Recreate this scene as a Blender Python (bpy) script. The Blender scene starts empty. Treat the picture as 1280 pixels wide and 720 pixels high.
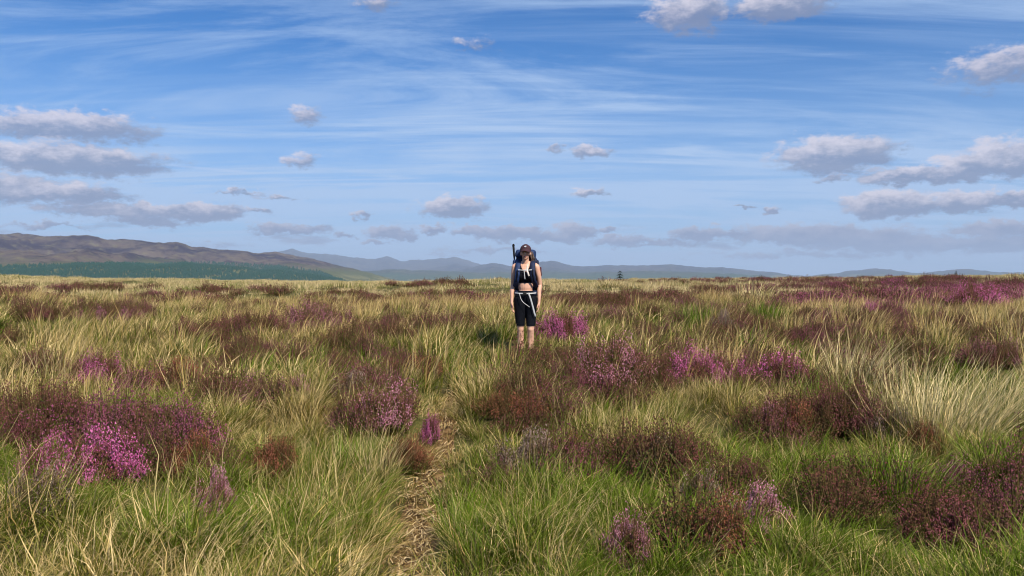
import bpy, bmesh, math, random
import numpy as np
from mathutils import Vector, Matrix
random.seed(7); RNG = np.random.default_rng(11)
S = bpy.context.scene
COL = S.collection

# ------------------------------------------------------------------ camera
F = 1004.0; HOR = 347.0; EYE = 1.55            # focal length in photo pixels, horizon row, eye height
cam_d = bpy.data.cameras.new('camera'); cam = bpy.data.objects.new('camera', cam_d); COL.objects.link(cam)
cam_d.sensor_width = 36; cam_d.lens = 36 * F / 1280; cam_d.clip_start = 0.05; cam_d.clip_end = 90000
PITCH = math.atan((360 - HOR) / F)
cam.location = (0, 0, EYE); cam.rotation_euler = (math.pi / 2 - PITCH, 0, 0)
S.camera = cam

# ------------------------------------------------------------------ render / exposure
S.view_settings.view_transform = 'Standard'; S.view_settings.look = 'None'
S.view_settings.exposure = 0.42; S.view_settings.gamma = 1
S.render.engine = 'CYCLES'
S.cycles.use_denoising = True; S.cycles.pixel_filter_type = 'BLACKMAN_HARRIS'; S.cycles.filter_width = 1.1
S.cycles.max_bounces = 6; S.cycles.diffuse_bounces = 3; S.cycles.glossy_bounces = 2
S.cycles.transmission_bounces = 3; S.cycles.volume_bounces = 0; S.cycles.transparent_max_bounces = 4
S.cycles.caustics_reflective = False; S.cycles.caustics_refractive = False

# ------------------------------------------------------------------ sun
SUN_EL = math.radians(47); SUN_AZ = math.radians(148)      # azimuth clockwise from +Y (view direction)
sun_d = bpy.data.lights.new('sun', 'SUN'); sun_d.energy = 5.0; sun_d.angle = math.radians(0.53)
sun_d.color = (1.0, 0.92, 0.78)
sun = bpy.data.objects.new('sun', sun_d); COL.objects.link(sun)
sdir = Vector((math.sin(SUN_AZ) * math.cos(SUN_EL), math.cos(SUN_AZ) * math.cos(SUN_EL), math.sin(SUN_EL)))
sun.rotation_euler = sdir.to_track_quat('Z', 'Y').to_euler(); sun.location = (0, 0, 50)

# ------------------------------------------------------------------ world: sky, cirrus, cumulus
W = bpy.data.worlds.new('World'); S.world = W; W.use_nodes = True
nt = W.node_tree; nt.nodes.clear()
class NB:                                       # small node-building helper
    def __init__(s, nt): s.nt = nt
    def n(s, t, **k):
        o = s.nt.nodes.new(t)
        for a, v in k.items(): setattr(o, a, v)
        return o
    def put(s, sock, v):
        if v is None: return
        if isinstance(v, bpy.types.NodeSocket): s.nt.links.new(v, sock)
        else:
            if hasattr(sock.default_value, '__len__') and not hasattr(v, '__len__'): v = (v,) * len(sock.default_value)
            elif hasattr(sock.default_value, '__len__') and len(sock.default_value) == 4 and len(v) == 3: v = (*v, 1)
            sock.default_value = v
    def m(s, op, a, b=None, c=None, clamp=False):
        o = s.n('ShaderNodeMath', operation=op, use_clamp=clamp)
        s.put(o.inputs[0], a); s.put(o.inputs[1], b); s.put(o.inputs[2], c); return o.outputs[0]
    def v(s, op, a, b=None, c=None):
        o = s.n('ShaderNodeVectorMath', operation=op)
        s.put(o.inputs[0], a); s.put(o.inputs[1], b)
        if c is not None: s.put(o.inputs[2], c)
        return o.outputs[1] if op in ('LENGTH', 'DOT_PRODUCT', 'DISTANCE') else o.outputs[0]
    def sm(s, x, a, b, lo=0., hi=1.):           # smoothstep
        o = s.n('ShaderNodeMapRange', interpolation_type='SMOOTHSTEP')
        for i, q in enumerate((x, a, b, lo, hi)): s.put(o.inputs[i], q)
        return o.outputs[0]
    def lin(s, x, a, b, lo=0., hi=1.):
        o = s.n('ShaderNodeMapRange')
        for i, q in enumerate((x, a, b, lo, hi)): s.put(o.inputs[i], q)
        return o.outputs[0]
    def mix(s, f, a, b, mode='MIX'):
        o = s.n('ShaderNodeMix', data_type='RGBA', blend_type=mode)
        s.put(o.inputs[0], f); s.put(o.inputs[6], a); s.put(o.inputs[7], b); return o.outputs[2]
    def noise(s, vec, scale, detail=4, rough=.5, dist=0, col=False, dims='3D'):
        o = s.n('ShaderNodeTexNoise', noise_dimensions=dims)
        s.put(o.inputs['Vector'], vec); s.put(o.inputs['Scale'], scale); s.put(o.inputs['Detail'], detail)
        s.put(o.inputs['Roughness'], rough); s.put(o.inputs['Distortion'], dist)
        return o.outputs[1] if col else o.outputs[0]
    def comb(s, x, y, z):
        o = s.n('ShaderNodeCombineXYZ'); s.put(o.inputs[0], x); s.put(o.inputs[1], y); s.put(o.inputs[2], z); return o.outputs[0]

b = NB(nt)
SKYS = 0.08
sky = b.n('ShaderNodeTexSky', sky_type='NISHITA', sun_disc=False)
sky.sun_elevation = SUN_EL; sky.sun_rotation = SUN_AZ; sky.altitude = 300
sky.air_density = 1.0; sky.dust_density = 0.6; sky.ozone_density = 3.0
tc = b.n('ShaderNodeTexCoord')
sep = b.n('ShaderNodeSeparateXYZ'); nt.links.new(tc.outputs['Generated'], sep.inputs[0])
X, Y, Z = sep.outputs
az = b.m('ARCTAN2', X, Y); el = b.m('ARCSINE', Z)
P = b.comb(az, el, 0)
warp = b.v('SUBTRACT', b.noise(b.v('MULTIPLY', P, (1, 1.7, 1)), 42, 4, .62, col=True), (.5, .5, .5))
Pw = b.v('ADD', P, b.v('MULTIPLY', warp, (.058, .027, 0)))
CLOUDS = [(85,158,92,17,.85),(90,200,96,18,.95),(40,190,50,14,.6),(45,238,80,15,.8),(105,244,50,12,.7),(150,264,90,9,.85),(255,266,46,11,.9),(185,275,60,7,.6),(60,282,45,4,.6),
 (15,222,40,9,.5),(382,146,26,13,.55),(378,201,22,11,.6),(300,241,30,4,.6),(348,247,28,4,.6),(325,264,18,4,.6),(360,287,50,7,.85),
 (453,269,9,6,.75),(488,291,34,8,.9),(512,295,14,5,.7),(566,260,42,14,.95),(590,288,32,7,.85),(640,292,46,9,.9),(717,290,28,13,.95),(690,295,50,7,.8),
 (738,190,30,8,.7),(695,187,16,5,.5),(738,241,24,6,.7),(775,302,36,7,.85),(540,286,16,5,.7),(430,295,18,4,.7),(665,287,16,7,.8),(815,303,20,4,.7),(205,262,16,6,.8),(920,290,16,5,.7),(470,303,24,3,.6),(760,288,15,4,.7),(840,303,50,5,.6),(880,292,38,9,.95),(930,258,9,3,.7),(963,264,18,4,.7),
 (1043,193,66,22,.95),(1040,224,22,6,.6),(1150,219,68,11,.9),(1205,210,36,14,.95),(1265,192,50,18,.8),(1270,210,34,14,.9),(1116,256,54,16,1.),(1208,252,36,12,.95),(1268,249,34,8,.9),
 (990,292,80,12,.9),(1060,298,90,14,.9),(1130,304,90,12,.8),(1200,306,60,8,.7),(1252,286,48,9,1.),(1250,304,60,11,.75),(620,312,90,5,.5),(560,318,60,4,.4),(1020,318,190,5,.5),
 (860,18,52,26,.75),(975,8,60,20,.8),(1252,84,62,24,.6),(470,5,30,12,.55),(590,55,40,12,.35),(30,310,50,4,.5),(250,305,60,3,.4)]
M = None; SS = None; WW = None
for (cx, cy, rx, ry, op) in CLOUDS:
    a_ = math.atan((cx - 640) / F); e_ = math.atan((HOR - cy) / F * math.cos(a_))
    sx = F / (rx * 1.16); sy = F / (ry * 1.16)
    q = b.v('MULTIPLY_ADD', Pw, (sx, sy, 0), (-a_ * sx, -e_ * sy, 0))
    m_ = b.m('MULTIPLY', b.m('SUBTRACT', 1.25, b.v('LENGTH', q), clamp=True), op)
    yq = b.v('DOT_PRODUCT', q, (-.35, .94, 0))
    M = m_ if M is None else b.m('MAXIMUM', M, m_)
    SS = b.m('MULTIPLY', yq, m_) if SS is None else b.m('MULTIPLY_ADD', yq, m_, SS)
    WW = m_ if WW is None else b.m('ADD', WW, m_)
fine = b.noise(b.v('MULTIPLY', P, (1, 2.0, 1)), 48, 6, .65)
cov = b.sm(b.m('MULTIPLY_ADD', b.m('SUBTRACT', fine, .5), 1.0, M), .18, .58)
# scattered small cumulus low down and everywhere outside the frame
lowv = b.noise(b.v('MULTIPLY', P, (1, 4.2, 1)), 9, 5, .6)
low = b.m('MULTIPLY', b.sm(lowv, .55, .66), b.m('MULTIPLY', b.sm(el, .015, .035), b.sm(el, .075, .05)))
inview = b.m('MULTIPLY', b.sm(b.m('ABSOLUTE', az), .62, .72), b.m('MULTIPLY', b.sm(lowv, .58, .66), b.m('MULTIPLY', b.sm(el, .02, .05), b.sm(el, .35, .2))))
cov = b.m('MULTIPLY', b.m('MAXIMUM', b.m('MAXIMUM', cov, b.m('MULTIPLY', low, .75)), b.m('MULTIPLY', inview, .8)), b.sm(el, .06, .14, .92, .80))
shade = b.m('DIVIDE', SS, b.m('ADD', WW, .05))
shade = b.m('ADD', shade, b.m('MULTIPLY', b.m('SUBTRACT', fine, .5), 1.5))
lit = b.sm(shade, -.35, .75)
lit = b.m('MULTIPLY', lit, b.sm(el, .045, .10, .35, 1.))
ccol = b.mix(lit, (.17, .205, .32), (.60, .55, .60))
# cirrus: wind-drawn streaks high up, projected on a level sheet
inv = b.m('DIVIDE', 1, b.m('ADD', b.m('MAXIMUM', Z, 0), .10))
flat = b.comb(b.m('MULTIPLY', X, inv), b.m('MULTIPLY', Y, inv), 0)
mp = b.n('ShaderNodeMapping'); nt.links.new(flat, mp.inputs[0]); mp.inputs[2].default_value = (0, 0, math.radians(-24)); mp.inputs[3].default_value = (.42, 1.35, 1)
ci1 = b.noise(mp.outputs[0], 1.25, 10, .66, 1.3)
mp2 = b.n('ShaderNodeMapping'); nt.links.new(flat, mp2.inputs[0]); mp2.inputs[2].default_value = (0, 0, math.radians(16)); mp2.inputs[3].default_value = (.3, 2.6, 1); mp2.inputs[1].default_value = (3, 7, 0)
ci2 = b.noise(mp2.outputs[0], 1.3, 8, .6, .5)
big = b.noise(flat, .55, 3, .5)
ci = b.m('ADD', b.m('MULTIPLY', b.sm(ci1, .40, .66), .66), b.m('MULTIPLY', b.sm(ci2, .44, .70), .50))
ci = b.m('MULTIPLY', ci, b.sm(big, .30, .62, .35, 1.))
ci = b.m('MULTIPLY', ci, b.sm(el, .45, .20, .6, 1.))
haze_low = b.sm(el, .30, .0)
ci = b.m('MINIMUM', b.m('ADD', b.m('MULTIPLY', ci, .95), b.m('MULTIPLY', haze_low, .75)), .9)
base = b.v('MULTIPLY', sky.outputs[0], (SKYS,) * 3)
base = b.v('MULTIPLY', base, (.24, .70, 1.16))
colr = b.mix(ci, base, (.35, .475, .68))
# two thin old contrails
for (x0, y0, x1, y1, w, op) in ((180, 217, 330, 224, 1.6, .35), (300, 233, 560, 223, 1.3, .35), (330, 236, 600, 229, 1.3, .3)):
    a0 = math.atan((x0 - 640) / F); e0 = (HOR - y0) / F; a1 = math.atan((x1 - 640) / F); e1 = (HOR - y1) / F
    ax, ay = a1 - a0, e1 - e0; L = math.hypot(ax, ay)
    q = b.v('SUBTRACT', P, ((a0 + a1) / 2, (e0 + e1) / 2, 0))
    al = b.m('ABSOLUTE', b.v('DOT_PRODUCT', q, (ax / L, ay / L, 0))); ac = b.m('ABSOLUTE', b.v('DOT_PRODUCT', q, (-ay / L, ax / L, 0)))
    k = b.m('MULTIPLY', b.sm(ac, w / F * 1.6, 0), b.m('MULTIPLY', b.sm(al, L / 2, L / 4), op))
    colr = b.mix(k, colr, (.46, .54, .72))
colr = b.mix(cov, colr, ccol)
bg = b.n('ShaderNodeBackground'); bg.inputs[1].default_value = 1.0
# strength stays in the physical range: colour carries sky * 0.10
sc_ = b.v('MULTIPLY', colr, (1 / SKYS,) * 3); nt.links.new(sc_, bg.inputs[0]); bg.inputs[1].default_value = SKYS
wo = b.n('ShaderNodeOutputWorld'); nt.links.new(bg.outputs[0], wo.inputs[0])
W.cycles.sampling_method = 'MANUAL'; W.cycles.sample_map_resolution = 512

# ------------------------------------------------------------------ numpy noise
def _h(ix, iy, s):
    n = (ix.astype(np.int64) * 374761393 + iy.astype(np.int64) * 668265263 + s * 1442695041) & 0xffffffff
    n = ((n ^ (n >> 13)) * 1274126177) & 0xffffffff
    return ((n ^ (n >> 16)) & 0xffffff) / float(0xffffff)
def vnoise(x, y, s=0):
    ix, iy = np.floor(x), np.floor(y); fx, fy = x - ix, y - iy
    fx = fx * fx * fx * (fx * (fx * 6 - 15) + 10); fy = fy * fy * fy * (fy * (fy * 6 - 15) + 10)
    a = _h(ix, iy, s); b_ = _h(ix + 1, iy, s); c = _h(ix, iy + 1, s); d = _h(ix + 1, iy + 1, s)
    return (a + (b_ - a) * fx) * (1 - fy) + (c + (d - c) * fx) * fy
def fbm(x, y, scale, octv=4, s=0, g=.5):
    x = np.asarray(x, float) / scale; y = np.asarray(y, float) / scale; v = 0; a = 1; t = 0
    for i in range(octv):
        v = v + a * (vnoise(x * 2 ** i + 13.7 * i, y * 2 ** i + 7.1 * i, s + i) - .5); t += a; a *= g
    return v / t * 2                                  # about -1..1
def sstep(a, b_, x):
    t = np.clip((x - a) / (b_ - a), 0, 1); return t * t * (3 - 2 * t)

# ------------------------------------------------------------------ the moor's height field
CREST_PX = [-200, 0, 200, 430, 560, 700, 850, 1000, 1280, 1500]
CREST_PY = [343, 345, 350.5, 352, 352, 352, 349, 346, 342.5, 341]
RC = 125.0
PATH_PTS = [(500, 900), (512, 720), (520, 650), (532, 600), (548, 560), (562, 500), (590, 470), (628, 452), (655, 445)]
def Hraw(x, y):
    x = np.asarray(x, float); y = np.asarray(y, float)
    r = np.hypot(x, y)
    g = 1.16 * (1 - np.exp(-r / 44.0)) / (1 - math.exp(-RC / 44.0))
    u = np.where(y > 0.05 * r, x / np.maximum(y, 1e-3), np.sign(x) * 20)
    px = np.clip(640 + F * u, -200, 1500)
    ce = np.interp(px, CREST_PX, CREST_PY)
    zc = EYE - (ce - HOR) / F * RC * np.cos(np.arctan(np.clip(u, -1, 1))) - .30
    z = g + sstep(12, RC, r) * (zc - 1.16)
    far = sstep(RC, RC + 1400, r)
    z = z - 78 * far - .012 * np.clip(r - RC, 0, 400) ** 1.15 * .5
    fade = sstep(.6, 3.5, r)
    z = z + fade * (.15 * fbm(x, y, 1.1, 3, 3) + .26 * fbm(x, y, 5.5, 3, 9)) + .55 * sstep(12, 60, r) * fbm(x, y, 24, 3, 21) * (1 - far)
    return z
def at_many(px, py):
    px = np.asarray(px, float); py = np.asarray(py, float); dx = (px - 640) / F; dz = -(py - HOR) / F
    ts = [1.0]
    while ts[-1] < 400: ts.append(ts[-1] + .05 * 1.012 ** len(ts))
    hit = np.full(len(px), 400.); done = np.zeros(len(px), bool); prev = 1.0
    lo = np.full(len(px), 399.); hi = np.full(len(px), 400.)
    for t in ts:
        b_ = ~done & (EYE + dz * t < Hraw(dx * t, np.full_like(px, t))); lo[b_] = prev; hi[b_] = t; done |= b_; prev = t
    for _ in range(18):
        m_ = (lo + hi) / 2; c = EYE + dz * m_ < Hraw(dx * m_, m_); hi = np.where(c, m_, hi); lo = np.where(c, lo, m_)
    return dx * hi, hi
_pl = None
def ground_at(px, py, Hf=Hraw):
    dx = (px - 640) / F; dz = -(py - HOR) / F
    t = 1.0; step = .05
    while t < 400:
        if EYE + dz * t < float(Hf(dx * t, t)): break
        t += step; step *= 1.012
    lo, hi = t - step, t
    for _ in range(24):
        m_ = (lo + hi) / 2
        if EYE + dz * m_ < float(Hf(dx * m_, m_)): hi = m_
        else: lo = m_
    return dx * hi, hi
_pl = np.array([ground_at(*p) for p in PATH_PTS])
def path_dist(x, y):
    x = np.asarray(x, float); y = np.asarray(y, float); best = np.full(np.broadcast(x, y).shape, 1e9)
    for i in range(len(_pl) - 1):
        a = _pl[i]; d = _pl[i + 1] - a; L2 = d @ d
        t = np.clip(((x - a[0]) * d[0] + (y - a[1]) * d[1]) / L2, 0, 1)
        best = np.minimum(best, np.hypot(x - a[0] - t * d[0], y - a[1] - t * d[1]))
    return best
def H(x, y):
    return Hraw(x, y) - .10 * (1 - sstep(.05, .42, path_dist(x, y)))
def at(px, py): return ground_at(px, py, Hraw)

# ------------------------------------------------------------------ mesh helpers
def mesh_np(name, V, Fc, mats=(), smooth=True, midx=None):
    """Fc: int array (n,3|4) or list of polygons"""
    me = bpy.data.meshes.new(name)
    V = np.asarray(V, np.float32)
    if isinstance(Fc, np.ndarray):
        k = Fc.shape[1]; n = len(Fc)
        me.vertices.add(len(V)); me.vertices.foreach_set('co', V.ravel())
        me.loops.add(n * k); me.loops.foreach_set('vertex_index', Fc.astype(np.int32).ravel())
        me.polygons.add(n); me.polygons.foreach_set('loop_start', np.arange(0, n * k, k, dtype=np.int32))
        me.update(calc_edges=True)
    else:
        me.from_pydata(V.tolist(), [], Fc); me.update()
    if smooth: me.polygons.foreach_set('use_smooth', np.ones(len(me.polygons), bool))
    for m_ in mats: me.materials.append(m_)
    if midx is not None: me.polygons.foreach_set('material_index', midx)
    return me
def link(name, me, parent=None, loc=None):
    o = bpy.data.objects.new(name, me); COL.objects.link(o)
    if parent: o.parent = parent
    if loc is not None: o.location = loc
    return o
def colattr(me, name, arr):
    a = me.color_attributes.new(name, 'FLOAT_COLOR', 'POINT'); a.data.foreach_set('color', np.asarray(arr, np.float32).ravel())
def thing(name, label, cat, loc=(0, 0, 0), rz=0, group=None):
    o = bpy.data.objects.new(name, None); COL.objects.link(o); o.location = loc; o.rotation_euler = (0, 0, rz)
    o.empty_display_size = .1
    o['label'] = label; o['category'] = cat
    if group: o['group'] = group
    return o

# ------------------------------------------------------------------ materials
def mat(name, color=(.5, .5, .5), rough=.7, var=.25, scale=30, spec=.3, col2=None, bump=0, bscale=200, metal=0):
    m_ = bpy.data.materials.new(name); m_.use_nodes = True; t = m_.node_tree; q = NB(t)
    p = t.nodes['Principled BSDF']; tc_ = q.n('ShaderNodeTexCoord').outputs['Object']
    n_ = q.noise(tc_, scale, 5, .6)
    c2 = col2 or tuple(c * (1 - var) for c in color)
    c = q.mix(q.sm(n_, .35, .65), c2, color); t.links.new(c, p.inputs['Base Color'])
    p.inputs['Roughness'].default_value = rough; p.inputs['Specular IOR Level'].default_value = spec; p.inputs['Metallic'].default_value = metal
    if bump:
        bp = q.n('ShaderNodeBump'); bp.inputs['Strength'].default_value = bump; bp.inputs['Distance'].default_value = .01
        t.links.new(q.noise(tc_, bscale, 3, .6), bp.inputs['Height']); t.links.new(bp.outputs[0], p.inputs['Normal'])
    return m_
def blade_mat(name, greens, straws, inst=True, dry0=0.0, trans=.13):
    """blade attribute: r height along the blade, g and b random per blade; 'dry' per tuft from the instancer"""
    m_ = bpy.data.materials.new(name); m_.use_nodes = True; t = m_.node_tree; t.nodes.clear(); q = NB(t)
    a = q.n('ShaderNodeAttribute', attribute_name='blade'); sp = q.n('ShaderNodeSeparateColor'); t.links.new(a.outputs[0], sp.inputs[0])
    h, g, r2 = sp.outputs
    if inst:
        d = q.n('ShaderNodeAttribute', attribute_name='dry', attribute_type='INSTANCER').outputs['Fac']
        v = q.n('ShaderNodeAttribute', attribute_name='hue', attribute_type='INSTANCER').outputs['Fac']
    else:
        d = q.n('ShaderNodeValue').outputs[0]; d.default_value = dry0
        v = q.m('FRACT', q.m('MULTIPLY', q.n('ShaderNodeObjectInfo').outputs['Random'], 7.3))
    green = q.mix(r2, greens[0], greens[1]); green = q.mix(q.m('MULTIPLY', v, .75), green, greens[2])
    straw = q.mix(r2, straws[0], straws[1])
    f = q.m('ADD', q.m('MULTIPLY', q.m('SUBTRACT', g, .5), 1.25), q.m('MULTIPLY', q.m('SUBTRACT', h, .35), .55))
    f = q.sm(q.m('ADD', f, d), .25, .75)
    c = q.mix(f, green, straw)
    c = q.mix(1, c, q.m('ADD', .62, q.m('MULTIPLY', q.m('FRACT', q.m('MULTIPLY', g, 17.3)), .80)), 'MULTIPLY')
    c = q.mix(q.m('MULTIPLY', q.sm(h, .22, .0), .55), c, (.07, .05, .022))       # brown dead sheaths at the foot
    df = q.n('ShaderNodeBsdfDiffuse'); tr = q.n('ShaderNodeBsdfTranslucent'); gl = q.n('ShaderNodeBsdfGlossy'); gl.inputs['Roughness'].default_value = .45
    t.links.new(c, df.inputs[0]); t.links.new(c, tr.inputs[0]); q.put(gl.inputs[0], (.8, .8, .8))
    mx = q.n('ShaderNodeMixShader'); mx.inputs[0].default_value = trans; t.links.new(df.outputs[0], mx.inputs[1]); t.links.new(tr.outputs[0], mx.inputs[2])
    m2 = q.n('ShaderNodeMixShader'); m2.inputs[0].default_value = .006; t.links.new(mx.outputs[0], m2.inputs[1]); t.links.new(gl.outputs[0], m2.inputs[2])
    o = q.n('ShaderNodeOutputMaterial'); t.links.new(m2.outputs[0], o.inputs[0])
    return m_
GREENS = ((.090, .100, .011), (.155, .145, .018), (.090, .150, .010)); STRAWS = ((.42, .285, .09), (.66, .50, .25))
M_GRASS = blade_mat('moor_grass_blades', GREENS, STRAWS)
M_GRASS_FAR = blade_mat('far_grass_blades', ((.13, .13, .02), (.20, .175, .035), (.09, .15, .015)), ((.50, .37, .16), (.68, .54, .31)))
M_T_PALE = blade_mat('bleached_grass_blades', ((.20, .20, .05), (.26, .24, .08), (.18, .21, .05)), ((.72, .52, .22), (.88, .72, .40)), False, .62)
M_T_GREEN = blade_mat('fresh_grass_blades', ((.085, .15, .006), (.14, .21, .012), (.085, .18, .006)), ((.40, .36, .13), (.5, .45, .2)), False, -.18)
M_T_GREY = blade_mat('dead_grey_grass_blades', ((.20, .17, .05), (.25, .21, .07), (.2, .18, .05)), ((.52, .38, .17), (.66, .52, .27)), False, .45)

def sprig_mat(name, c1, c2, c3, inst=False):
    m_ = bpy.data.materials.new(name); m_.use_nodes = True; t = m_.node_tree; t.nodes.clear(); q = NB(t)
    a = q.n('ShaderNodeAttribute', attribute_name='blade'); sp = q.n('ShaderNodeSeparateColor'); t.links.new(a.outputs[0], sp.inputs[0])
    h, g, r2 = sp.outputs
    c = q.mix(q.sm(g, .15, .85), c1, c2); c = q.mix(q.sm(r2, .47, .66), c, c3)
    if inst:
        v = q.n('ShaderNodeAttribute', attribute_name='dry', attribute_type='INSTANCER').outputs['Fac']
        c = q.mix(v, c, inst)
    df = q.n('ShaderNodeBsdfDiffuse'); tr = q.n('ShaderNodeBsdfTranslucent'); t.links.new(c, df.inputs[0]); t.links.new(c, tr.inputs[0])
    mx = q.n('ShaderNodeMixShader'); mx.inputs[0].default_value = .2; t.links.new(df.outputs[0], mx.inputs[1]); t.links.new(tr.outputs[0], mx.inputs[2])
    o = q.n('ShaderNodeOutputMaterial'); t.links.new(mx.outputs[0], o.inputs[0]); return m_
M_TWIG = sprig_mat('heather_twigs', (.08, .05, .025), (.13, .10, .035), (.10, .13, .03))
M_TWIG_GREY = sprig_mat('bleached_heather_twigs', (.20, .17, .13), (.34, .30, .25), (.12, .08, .06))
FL = {'magenta': sprig_mat('magenta_heather_bells', (.40, .07, .20), (.66, .20, .42), (.17, .065, .05)),
      'pink': sprig_mat('pink_heather_bells', (.36, .12, .18), (.62, .30, .38), (.18, .085, .055)),
      'mauve': sprig_mat('mauve_heather_bells', (.22, .075, .10), (.38, .16, .21), (.15, .08, .045)),
      'dark': sprig_mat('dark_heather_shoots', (.13, .04, .038), (.25, .09, .105), (.12, .065, .035)),
      'rusty': sprig_mat('rusty_heather_shoots', (.20, .07, .035), (.33, .13, .08), (.12, .06, .03)),
      'grey': sprig_mat('faded_heather_shoots', (.20, .13, .10), (.34, .24, .21), (.13, .085, .05))}
M_FL_INST = sprig_mat('heather_bells_mixed', (.11, .040, .030), (.20, .075, .070), (.10, .065, .030), inst=(.40, .10, .22))

# ground
def ground_mat():
    m_ = bpy.data.materials.new('peaty_moor_ground'); m_.use_nodes = True; t = m_.node_tree; q = NB(t); p = t.nodes['Principled BSDF']
    pos = q.n('ShaderNodeNewGeometry').outputs['Position']
    n1 = q.noise(pos, 1.4, 6, .6); n2 = q.noise(pos, 22, 5, .7); n3 = q.noise(q.v('MULTIPLY', pos, (1, 3, 1)), .006, 6, .62)
    c = q.mix(q.sm(n1, .4, .6), (.060, .050, .018), (.085, .085, .022)); c = q.mix(q.sm(n2, .5, .75), c, (.17, .12, .05))
    r = q.v('LENGTH', pos); farc = q.mix(q.sm(n3, .4, .6), (.16, .17, .05), (.24, .21, .09)); farc = q.mix(q.sm(n3, .60, .66), farc, (.10, .06, .05))
    c = q.mix(q.sm(r, 60, 160), c, farc)
    t.links.new(c, p.inputs['Base Color']); p.inputs['Roughness'].default_value = .95; p.inputs['Specular IOR Level'].default_value = .1
    bp = q.n('ShaderNodeBump'); bp.inputs['Strength'].default_value = .8; bp.inputs['Distance'].default_value = .03
    t.links.new(n2, bp.inputs['Height']); t.links.new(bp.outputs[0], p.inputs['Normal'])
    return m_

# ------------------------------------------------------------------ ground sheet
az_in = np.radians(np.arange(-48, 48.01, .6)); az_out = np.radians(np.arange(54, 306.1, 6))
A = np.concatenate([az_in, az_out]); R = .3 * 1.026 ** np.arange(0, 430); R = R[R < 19500]; R = np.append(R, 20000)
AA, RR = np.meshgrid(A, R); gx = RR * np.sin(AA); gy = RR * np.cos(AA); gz = H(gx, gy)
gz = np.where(RR > 1500, -86 + 10 * fbm(gx, gy, 900, 3, 5) - sstep(1500, 5000, RR) * 60, gz)
nA, nR = len(A), len(R)
V = np.stack([gx, gy, gz], -1).reshape(-1, 3); V = np.vstack([V, [[0, 0, float(H(0, 0))]]])
i = np.arange(nR - 1)[:, None] * nA; j = np.arange(nA)[None, :]; j2 = (j + 1) % nA
quads = np.stack([i + j, i + nA + j, i + nA + j2, i + j2], -1).reshape(-1, 4)[:, ::-1]
tris = np.stack([np.full(nA, len(V) - 1), np.arange(nA), (np.arange(nA) + 1) % nA], -1)[:, ::-1]
faces = np.vstack([quads, np.hstack([tris, tris[:, :1]])])
me = bpy.data.meshes.new('ground')
allf = quads; me = mesh_np('ground', V, quads, [ground_mat()])
g_o = link('ground', me); g_o['kind'] = 'structure'

# path: trodden peat and flattened litter, a strip laid on the moor
def path_strip():
    pts = []; 
    for k in range(len(_pl) - 1):
        for t in np.linspace(0, 1, 14, endpoint=False): pts.append(_pl[k] * (1 - t) + _pl[k + 1] * t)
    pts = np.array(pts)
    for _ in range(6): pts[1:-1] = (pts[:-2] + pts[1:-1] * 2 + pts[2:]) / 4
    d = np.gradient(pts, axis=0); d /= np.linalg.norm(d, axis=1)[:, None]; nrm = np.stack([d[:, 1], -d[:, 0]], -1)
    n = len(pts); k = 9; Vv = []
    for i_ in range(n):
        w = .13 + .06 * float(fbm(pts[i_, 0], pts[i_, 1], .5, 2, 77)) 
        for s_ in np.linspace(-1, 1, k):
            p = pts[i_] + nrm[i_] * w * s_; Vv.append((p[0], p[1], float(H(p[0], p[1])) + .022 - .03 * abs(s_) ** 3 + .008 * float(fbm(p[0], p[1], .08, 2, 5))))
    Fc = np.array([(a * k + c, a * k + c + 1, (a + 1) * k + c + 1, (a + 1) * k + c) for a in range(n - 1) for c in range(k - 1)])
    m_ = mat('trodden_peat_and_litter', (.24, .145, .065), .95, scale=18, col2=(.075, .040, .022), spec=.1, bump=.8, bscale=90)
    return mesh_np('path', Vv, Fc, [m_])
p_o = link('path', path_strip()); p_o['kind'] = 'structure'

# ------------------------------------------------------------------ hills
def hill_mat(name, up1, up2, low, lowz, field=(.15, .145, .065), sc=.004):
    m_ = bpy.data.materials.new(name); m_.use_nodes = True; t = m_.node_tree; q = NB(t); p = t.nodes['Principled BSDF']
    pos = q.n('ShaderNodeNewGeometry').outputs['Position']; sp = q.n('ShaderNodeSeparateXYZ'); t.links.new(pos, sp.inputs[0])
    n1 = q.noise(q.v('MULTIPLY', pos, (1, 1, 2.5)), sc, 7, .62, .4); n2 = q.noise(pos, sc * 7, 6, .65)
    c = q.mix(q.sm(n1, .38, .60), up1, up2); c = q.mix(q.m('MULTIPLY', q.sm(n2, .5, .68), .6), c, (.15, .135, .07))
    c = q.mix(q.m('MULTIPLY', q.sm(n2, .47, .36), .8), c, (.022, .014, .024))  # dark patches in the colour stand in for cloud shadows on the hills
    zz = q.m('ADD', sp.outputs[2], q.m('MULTIPLY', q.m('SUBTRACT', n1, .5), lowz * 1.6 + 60))
    c = q.mix(q.sm(zz, lowz + 30, lowz - 15), c, low)
    c = q.mix(q.m('MULTIPLY', q.sm(zz, lowz - 5, lowz - 50), q.sm(q.noise(pos, sc * 2.5, 3, .5), .48, .56)), c, field)
    t.links.new(c, p.inputs['Base Color']); p.inputs['Roughness'].default_value = 1; p.inputs['Specular IOR Level'].default_value = 0
    return m_
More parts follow.
